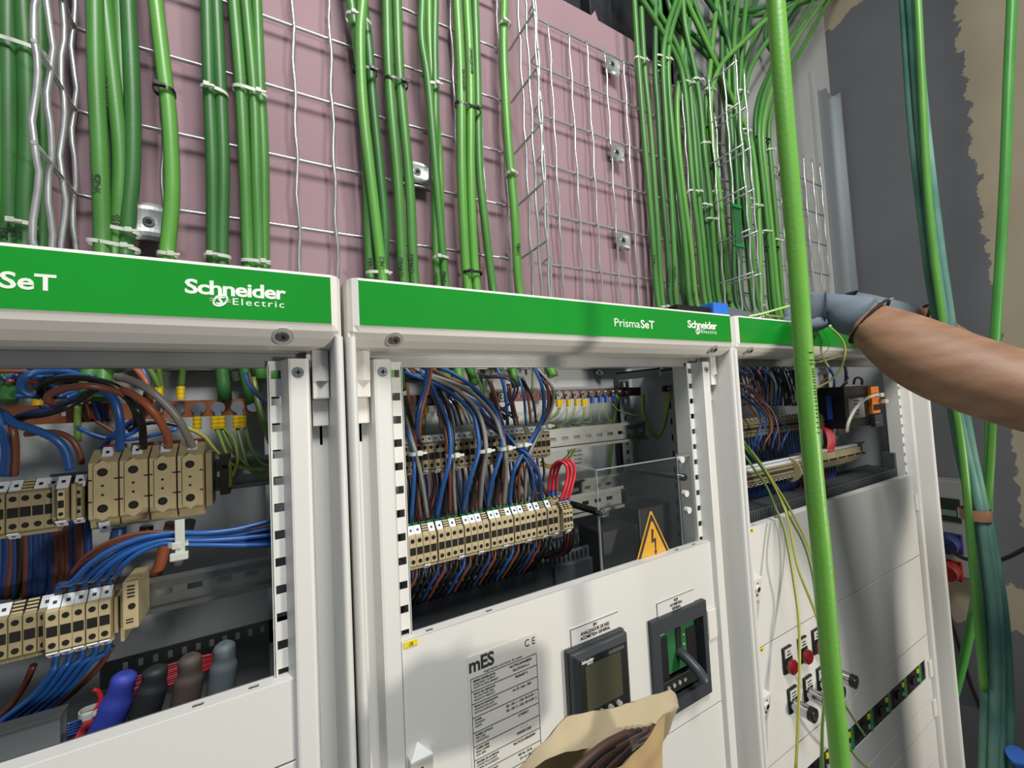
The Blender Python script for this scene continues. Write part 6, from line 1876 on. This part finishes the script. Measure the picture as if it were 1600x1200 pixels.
# socket box on the side wall
XS = 1.742
b0 = PX(1530, 757, XS); b1_ = PX(1462, 757, XS)
zt_ = b0.z + .004; zb_ = PX(1515, 905, XS).z
t = thing('socket_box', (XS + .03, (b0.y + .19) / 2, zb_), 'grey wall box with blue and red industrial sockets behind the cabinet end', 'socket box')
MB().box(XS, 1.7995, b0.y, .20, zb_, zt_, ch=.004).build('enclosure', mat('box grey', '8B8D8B', .5), t)
k0 = PX(1500, 778, XS); k1 = PX(1466, 815, XS)
wn_ = MB().box(XS - .006, XS, k0.y, .17, PX(1490, 815, XS).z, PX(1490, 779, XS).z, ch=.002).build('smoked_window', mat('smoked cover', '1E2524', .15, coat=.6), t)
MB().box(XS - .0075, XS - .006, k0.y + .01, .16, PX(1490, 806, XS).z, PX(1490, 797, XS).z).build('breaker_row', mat('pale green breaker', '5A7A6A', .5), wn_)


def ind_socket(px, py, m_, lb):
    c = PX(px, py, XS)
    b = MB().box(XS - .008, XS, c.y - .030, c.y + .030, c.z - .030, c.z + .030, ch=.004).cyl((XS - .008, c.y, c.z), .027, -.03, 'X', 24, r2=.024).build('socket_flange', m_, t)
    cp = MB().cyl((XS - .038, c.y, c.z), .030, -.008, (1, 0, .25), 24, r2=.027).box(XS - .050, XS - .036, c.y - .010, c.y + .010, c.z + .020, c.z + .034, ch=.003).build('hinged_lid', m_, b)
    for a in (-1, 1):
        for e in (-1, 1):
            MB().cyl((XS - .0082, c.y + a * .025, c.z + e * .025), .003, -.001, 'X', 10).build('flange_screw', HOLE, b)


ind_socket(1484, 847, mat('dark blue plastic', '232C5E', .45), 'blue')
ind_socket(1484, 889, mat('dull red plastic case', '7E1F1E', .45), 'red')
w = [PX(1478, 852, 1.70), PX(1500, 870, 1.66), PX(1530, 877, 1.62), PX(1560, 876, 1.58), PX(1600, 858, 1.50), PX(1640, 830, 1.45)]
o = MB().tube(smooth_path(w, 6), .0050, 10).build('black_cable', W_BLACK, at=w[0]); tag(o, 'black cord leaving the blue socket to the right', 'cable')
w = [PX(1478, 930, 1.795), PX(1486, 965, 1.795), PX(1500, 1010, 1.795), PX(1515, 1060, 1.795), PX(1535, 1110, 1.795)]
o = MB().tube(smooth_path(w, 6), .0040, 8).build('black_cable', W_BLACK, at=w[0]); tag(o, 'thin black cord hanging low against the side wall', 'cable')
for pxy, ang, L_, lb in (((1433, 476), .12, .03, 'upper'), ((1385, 469), .2, .02, 'lower')):
    pass

# ------------------------------------------------------------------ kraft paper bag at the bottom
YB = -.120
t = thing('paper_bag', (.20, -.11, 1.40), 'open brown paper bag with wires inside at the bottom of the picture', 'paper bag')


def crumple(p, s=.0007):
    return p + Vector((0, s * (math.sin(p.x * 190 + p.z * 70) + .7 * math.sin(p.z * 260 - p.x * 120)), .5 * s * math.sin(p.x * 330)))


def sheet(name, top, bot, m_, y_top, y_bot, nz=16, bow=.0):
    """paper panel between an upper and a lower outline (lines of sight on depth planes), 0.4 mm thick"""
    nu = 30
    def samp(poly, t_):
        L = [0]
        for i in range(len(poly) - 1): L.append(L[-1] + math.dist(poly[i], poly[i + 1]))
        s = t_ * L[-1]
        for i in range(len(poly) - 1):
            if s <= L[i + 1] + 1e-9:
                q = (s - L[i]) / max(1e-9, L[i + 1] - L[i])
                return (poly[i][0] + (poly[i + 1][0] - poly[i][0]) * q, poly[i][1] + (poly[i + 1][1] - poly[i][1]) * q)
        return poly[-1]
    V = []
    for j in range(nz + 1):
        for i in range(nu + 1):
            a = samp(top, i / nu); b = samp(bot, i / nu); q = j / nz
            Y = y_top + (y_bot - y_top) * q + bow * math.sin(math.pi * q)
            p = P(a[0], a[1], y_top).lerp(P(b[0], b[1], y_bot), q)
            p.y += bow * math.sin(math.pi * q)
            V.append(crumple(p))
    F = []
    for j in range(nz):
        for i in range(nu):
            k = j * (nu + 1) + i
            F.append((k, k + 1, k + nu + 2, k + nu + 1))
    n = len(V)
    V2 = [v + Vector((0, .0004, 0)) for v in V]
    mb = MB().add(V, F, 0, True).add(V2, [f[::-1] for f in F], 0, True)
    return mb.build(name, m_, t)


sheet('back_panel', [(806, 1204), (848, 1160), (886, 1119), (925, 1112), (962, 1106), (1008, 1090), (1050, 1077), (1058, 1086), (1061, 1104)],
      [(812, 1300), (860, 1280), (900, 1262), (930, 1252), (960, 1240), (990, 1230), (1010, 1215), (1020, 1200), (1028, 1180)], KRAFT_L, -.101, -.080)
# folded lip of the back panel
sheet('folded_lip', [(806, 1204), (848, 1160), (886, 1119), (925, 1112), (962, 1106), (1008, 1090), (1050, 1077), (1058, 1086), (1061, 1104)],
      [(812, 1212), (870, 1178), (905, 1172), (940, 1165), (975, 1152), (1010, 1140), (1030, 1127), (1040, 1117), (1060, 1106)], KRAFT_L, -.107, -.118)
sheet('front_panel', [(830, 1260), (880, 1240), (930, 1215), (980, 1190), (1005, 1165), (1030, 1128), (1040, 1115)],
      [(840, 1400), (880, 1390), (930, 1380), (970, 1370), (1000, 1350), (1015, 1330), (1022, 1310)], KRAFT, -.150, -.150)
sheet('side_gusset', [(1038, 1116), (1039, 1118), (1040, 1120)], [(1018, 1310), (1022, 1310), (1026, 1310)], KRAFT, -.150, -.150)
for k in range(9):
    a0 = 860 + 10 * k
    w = [P(a0 + 10, 1232 - 3 * k, -.128), P(a0 + 50, 1192 - 3 * k + random.uniform(-3, 3), -.125), P(a0 + 84, 1165 - 2 * k, -.123), P(min(a0 + 120, 1024), 1146 - 1.5 * k, -.120)]
    o = MB().tube(smooth_path(w, 5), .0034, 8).build('wire', (mat('dull brown wire', '4C352E', .5), mat('dark brown wire', '2F211D', .5), W_BLACK)[k % 3], at=w[0]); tag(o, 'brown wire lying inside the paper bag', 'wire', 'wires inside the paper bag')

# ------------------------------------------------------------------ the person reaching over the banners
def skinned(name, nodes, edges, material, parent, root=0, sub=2, at=None):
    """one continuous surface grown round a skeleton; nodes are (point, radius) in world space"""
    bm = bmesh.new()
    lay = bm.verts.layers.skin.verify()
    o0 = org(parent)
    vs = []
    for k, (p, r) in enumerate(nodes):
        v = bm.verts.new(Vector(p) - o0)
        rr = r if isinstance(r, (tuple, list)) else (r, r)
        v[lay].radius = rr
        v[lay].use_root = (k == root)
        vs.append(v)
    for a, b in edges: bm.edges.new((vs[a], vs[b]))
    me = bpy.data.meshes.new(name); bm.to_mesh(me); bm.free()
    o = bpy.data.objects.new(name, me); COL.objects.link(o)
    sk = o.modifiers.new('skin', 'SKIN'); sk.use_smooth_shade = True; sk.branch_smoothing = .6
    sb = o.modifiers.new('sub', 'SUBSURF'); sb.levels = sub; sb.render_levels = sub
    dg = bpy.context.evaluated_depsgraph_get()
    m2 = bpy.data.meshes.new_from_object(o.evaluated_get(dg))
    bpy.data.objects.remove(o)
    m2.materials.clear(); m2.materials.append(material)
    for p in m2.polygons: p.use_smooth = True
    o = bpy.data.objects.new(name, m2); COL.objects.link(o)
    if parent is not None: o.parent = parent
    return o


BX, BY = 1.16, -0.62
person = thing('person', (BX, BY, 0), 'person reaching over the right banner with bare forearm and blue grey work glove', 'person')
# near (left) arm
W0 = PD(1352, 501, .745); F1 = PD(1385, 522, .710); F2 = PD(1438, 554, .665); F3 = PD(1490, 578, .630); F4 = PD(1550, 598, .595); F5 = PD(1625, 620, .560)
EL = F5 + (F5 - F4).normalized() * .050
H0 = PD(1322, 486, .765)
SH = Vector((.960, -.560, 1.600))
SR = Vector((1.340, -.580, 1.600))
W1 = PD(1440, 501, .86); G1 = PD(1475, 524, .83); E2 = PD(1650, 660, .74)
nodes = [((BX, BY, 1.02), .125), ((BX, BY - .01, 1.17), .110), ((BX, BY, 1.36), (.135, .115)), ((BX, BY + .005, 1.50), (.125, .105)), ((BX, BY + .015, 1.575), .062), ((BX - .01, BY + .04, 1.66), .050),
         # left arm 6..
         (SH, .062), (SH.lerp(EL, .5), .054), (EL, .050), (F5, .0545), (F4, .0570), (F3, .0590), (F2, .0580), (F1, .0480), (W0, .0350), (H0, .0290),
         # right arm 16..
         (SR, .062), (SR.lerp(E2, .5), .052), (E2, .046), (E2.lerp(G1, .4), .044), (E2.lerp(G1, .75), .036), (W1, .028), (PD(1400, 488, .875), .024),
         # legs 23..
         ((BX - .10, BY, .93), .090), ((BX - .11, BY + .02, .52), .062), ((BX - .12, BY, .10), .045), ((BX - .13, BY + .12, .05), .036),
         ((BX + .10, BY, .93), .090), ((BX + .11, BY + .02, .52), .062), ((BX + .12, BY, .10), .045), ((BX + .13, BY + .12, .05), .036),
         # head 31..
         ((BX - .02, BY + .055, 1.745), (.078, .088)), ((BX - .025, BY + .055, 1.82), (.074, .086)), ((BX - .025, BY + .045, 1.875), (.045, .055))]
edges = [(0, 1), (1, 2), (2, 3), (3, 4), (4, 5), (3, 6), (6, 7), (7, 8), (8, 9), (9, 10), (10, 11), (11, 12), (12, 13), (13, 14), (14, 15), (3, 16), (16, 17), (17, 18), (18, 19), (19, 20), (20, 21), (21, 22),
         (0, 23), (23, 24), (24, 25), (25, 26), (0, 27), (27, 28), (28, 29), (29, 30), (5, 31), (31, 32), (32, 33)]
body = skinned('body', nodes, edges, SKIN, person)
# face
hx, hy, hz = BX - .022, BY + .055, 1.79
MB().ball((hx, hy + .093, hz - .015), .012, sc=(.8, 1, 1.5)).build('nose', SKIN, person)
MB().ball((hx, hy + .080, hz - .052), .018, sc=(1.2, .5, .35)).build('mouth', mat('lips', '8A4A42', .5), person)
for s in (-1, 1):
    MB().ball((hx + s * .030, hy + .074, hz + .008), .0115).build('eye', mat('eye white', 'E4E0DA', .2), person)
    MB().ball((hx + s * .078, hy + .0, hz - .010), .026, sc=(.35, .6, 1)).build('ear', SKIN, person)
MB().ball((hx, hy - .020, hz + .040), .098, sub=3, sc=(.92, 1.02, .85)).build('hair', HAIR, person)
# clothes
skinned('shirt', [((BX, BY, 1.00), .138), ((BX, BY - .01, 1.17), .124), ((BX, BY, 1.36), (.148, .128)), ((BX, BY + .005, 1.50), (.138, .118)), ((BX, BY + .01, 1.565), .070),
                  (SH, .074), (SH.lerp(EL, .45), .066), (SR, .074), (SR.lerp(E2, .45), .064)], [(0, 1), (1, 2), (2, 3), (3, 4), (3, 5), (5, 6), (3, 7), (7, 8)], CLOTH, person)
skinned('trousers', [((BX, BY, 1.00), .132), ((BX - .10, BY, .93), .100), ((BX - .11, BY + .02, .52), .074), ((BX - .12, BY, .12), .060), ((BX + .10, BY, .93), .100), ((BX + .11, BY + .02, .52), .074), ((BX + .12, BY, .12), .060)],
        [(0, 1), (1, 2), (2, 3), (0, 4), (4, 5), (5, 6)], TROUS, person)
for s in (-1, 1):
    MB().box(BX + s * .125 - .05, BX + s * .125 + .05, BY - .08, BY + .19, 0, .10, ch=.03).build('boot', mat('black boot', '17171A', .6), person)
# gloves
C0 = PD(1346, 497, .758)
K = PD(1284, 482, .795)            # middle of the hand back
gl_nodes = [(PD(1359, 503, .741), .0490), (PD(1328, 490, .755), .0440), (PD(1306, 482, .768), (.047, .042)), (PD(1284, 477, .780), (.049, .038)), (PD(1266, 479, .790), (.043, .031))]
fr_ = [(1264, 462, .815), (1258, 474, .808), (1254, 486, .800), (1256, 498, .792)]
edg = [(0, 1), (1, 2), (2, 3), (3, 4)]
n0 = len(gl_nodes)
for k, (a, b, d) in enumerate(fr_):
    base = PD(a, b, d)
    gl_nodes += [(base, .0118), (PD(a - 15, b + 8, d + .006), .0112), (PD(a - 26, b + 18 - k * 2, d + .004), .0100), (PD(a - 26, b + 29 - k * 5, d - .004), .0090)]
    edg += [(4, n0), (n0, n0 + 1), (n0 + 1, n0 + 2), (n0 + 2, n0 + 3)]; n0 += 4
# thumb leaves the side of the palm
gl_nodes += [(PD(1292, 498, .778), .0150), (PD(1276, 508, .768), .0130), (PD(1258, 510, .764), .0115), (PD(1244, 506, .765), .0095)]
edg += [(2, n0), (n0, n0 + 1), (n0 + 1, n0 + 2), (n0 + 2, n0 + 3)]
glove = skinned('glove', gl_nodes, edg, GLOVE, person, root=2)


def hem(c, d, r, parent, w=.0028):
    d = d.normalized(); u = d.orthogonal().normalized(); v = d.cross(u)
    pts_ = [c + u * r * math.cos(2 * math.pi * k / 28) + v * r * math.sin(2 * math.pi * k / 28) for k in range(29)]
    MB().tube(pts_, w, 8).build('cuff_hem', CUFF, parent)


hem(PD(1358, 503, .741), W0 - H0, .0425, person, .0026)
g2n = [(PD(1434, 498, .862), .0300), (PD(1410, 491, .872), .0300), (PD(1384, 482, .885), (.034, .028)), (PD(1358, 474, .900), (.036, .024)), (PD(1340, 472, .908), (.030, .020))]
edg = [(0, 1), (1, 2), (2, 3), (3, 4)]
n0 = 5
for k, (a, b, d) in enumerate([(1336, 462, .915), (1330, 471, .910), (1328, 480, .905), (1330, 488, .90)]):
    g2n += [(PD(a, b, d), .0115), (PD(a - 16, b + 5, d + .006), .0105), (PD(a - 24, b + 14, d + .004), .0098), (PD(a - 26, b + 22, d), .0088)]
    edg += [(4, n0), (n0, n0 + 1), (n0 + 1, n0 + 2), (n0 + 2, n0 + 3)]; n0 += 4
g2n += [(PD(1378, 496, .876), .0145), (PD(1360, 504, .872), .0125), (PD(1344, 508, .872), .0112), (PD(1332, 508, .874), .0095)]
edg += [(2, n0), (n0, n0 + 1), (n0 + 1, n0 + 2), (n0 + 2, n0 + 3)]
skinned('glove', g2n, edg, GLOVE, person, root=2)
hem(PD(1436, 499, .861), W1 - PD(1400, 488, .875), .0305, person)
o = MB().tube([PD(1372, 473, .84), PD(1396, 466, .835)], .0016, 8).build('cable_tie_tail', TIE, at=PD(1372, 473, .84)); tag(o, 'pale stiff tie end held above the gloved hands', 'cable tie')

# dark green marker plate clipped between the crimped tray wires
a = P(1146, 322, .150); b = P(1160, 386, .150)
t = thing('tray_marker', ((a.x + b.x) / 2, .15, b.z), 'dark green marker plate clipped between the crimped tray wires', 'marker')
MB().box(a.x, b.x, .150, .152, b.z, a.z).build('plate', GRNP, t)
for z in (a.z, b.z):
    MB().box(a.x - .006, b.x + .004, .146, .153, z - .003, z + .004, ch=.0008).build('clip', mat('clip green', '1F7A3E', .4), t)
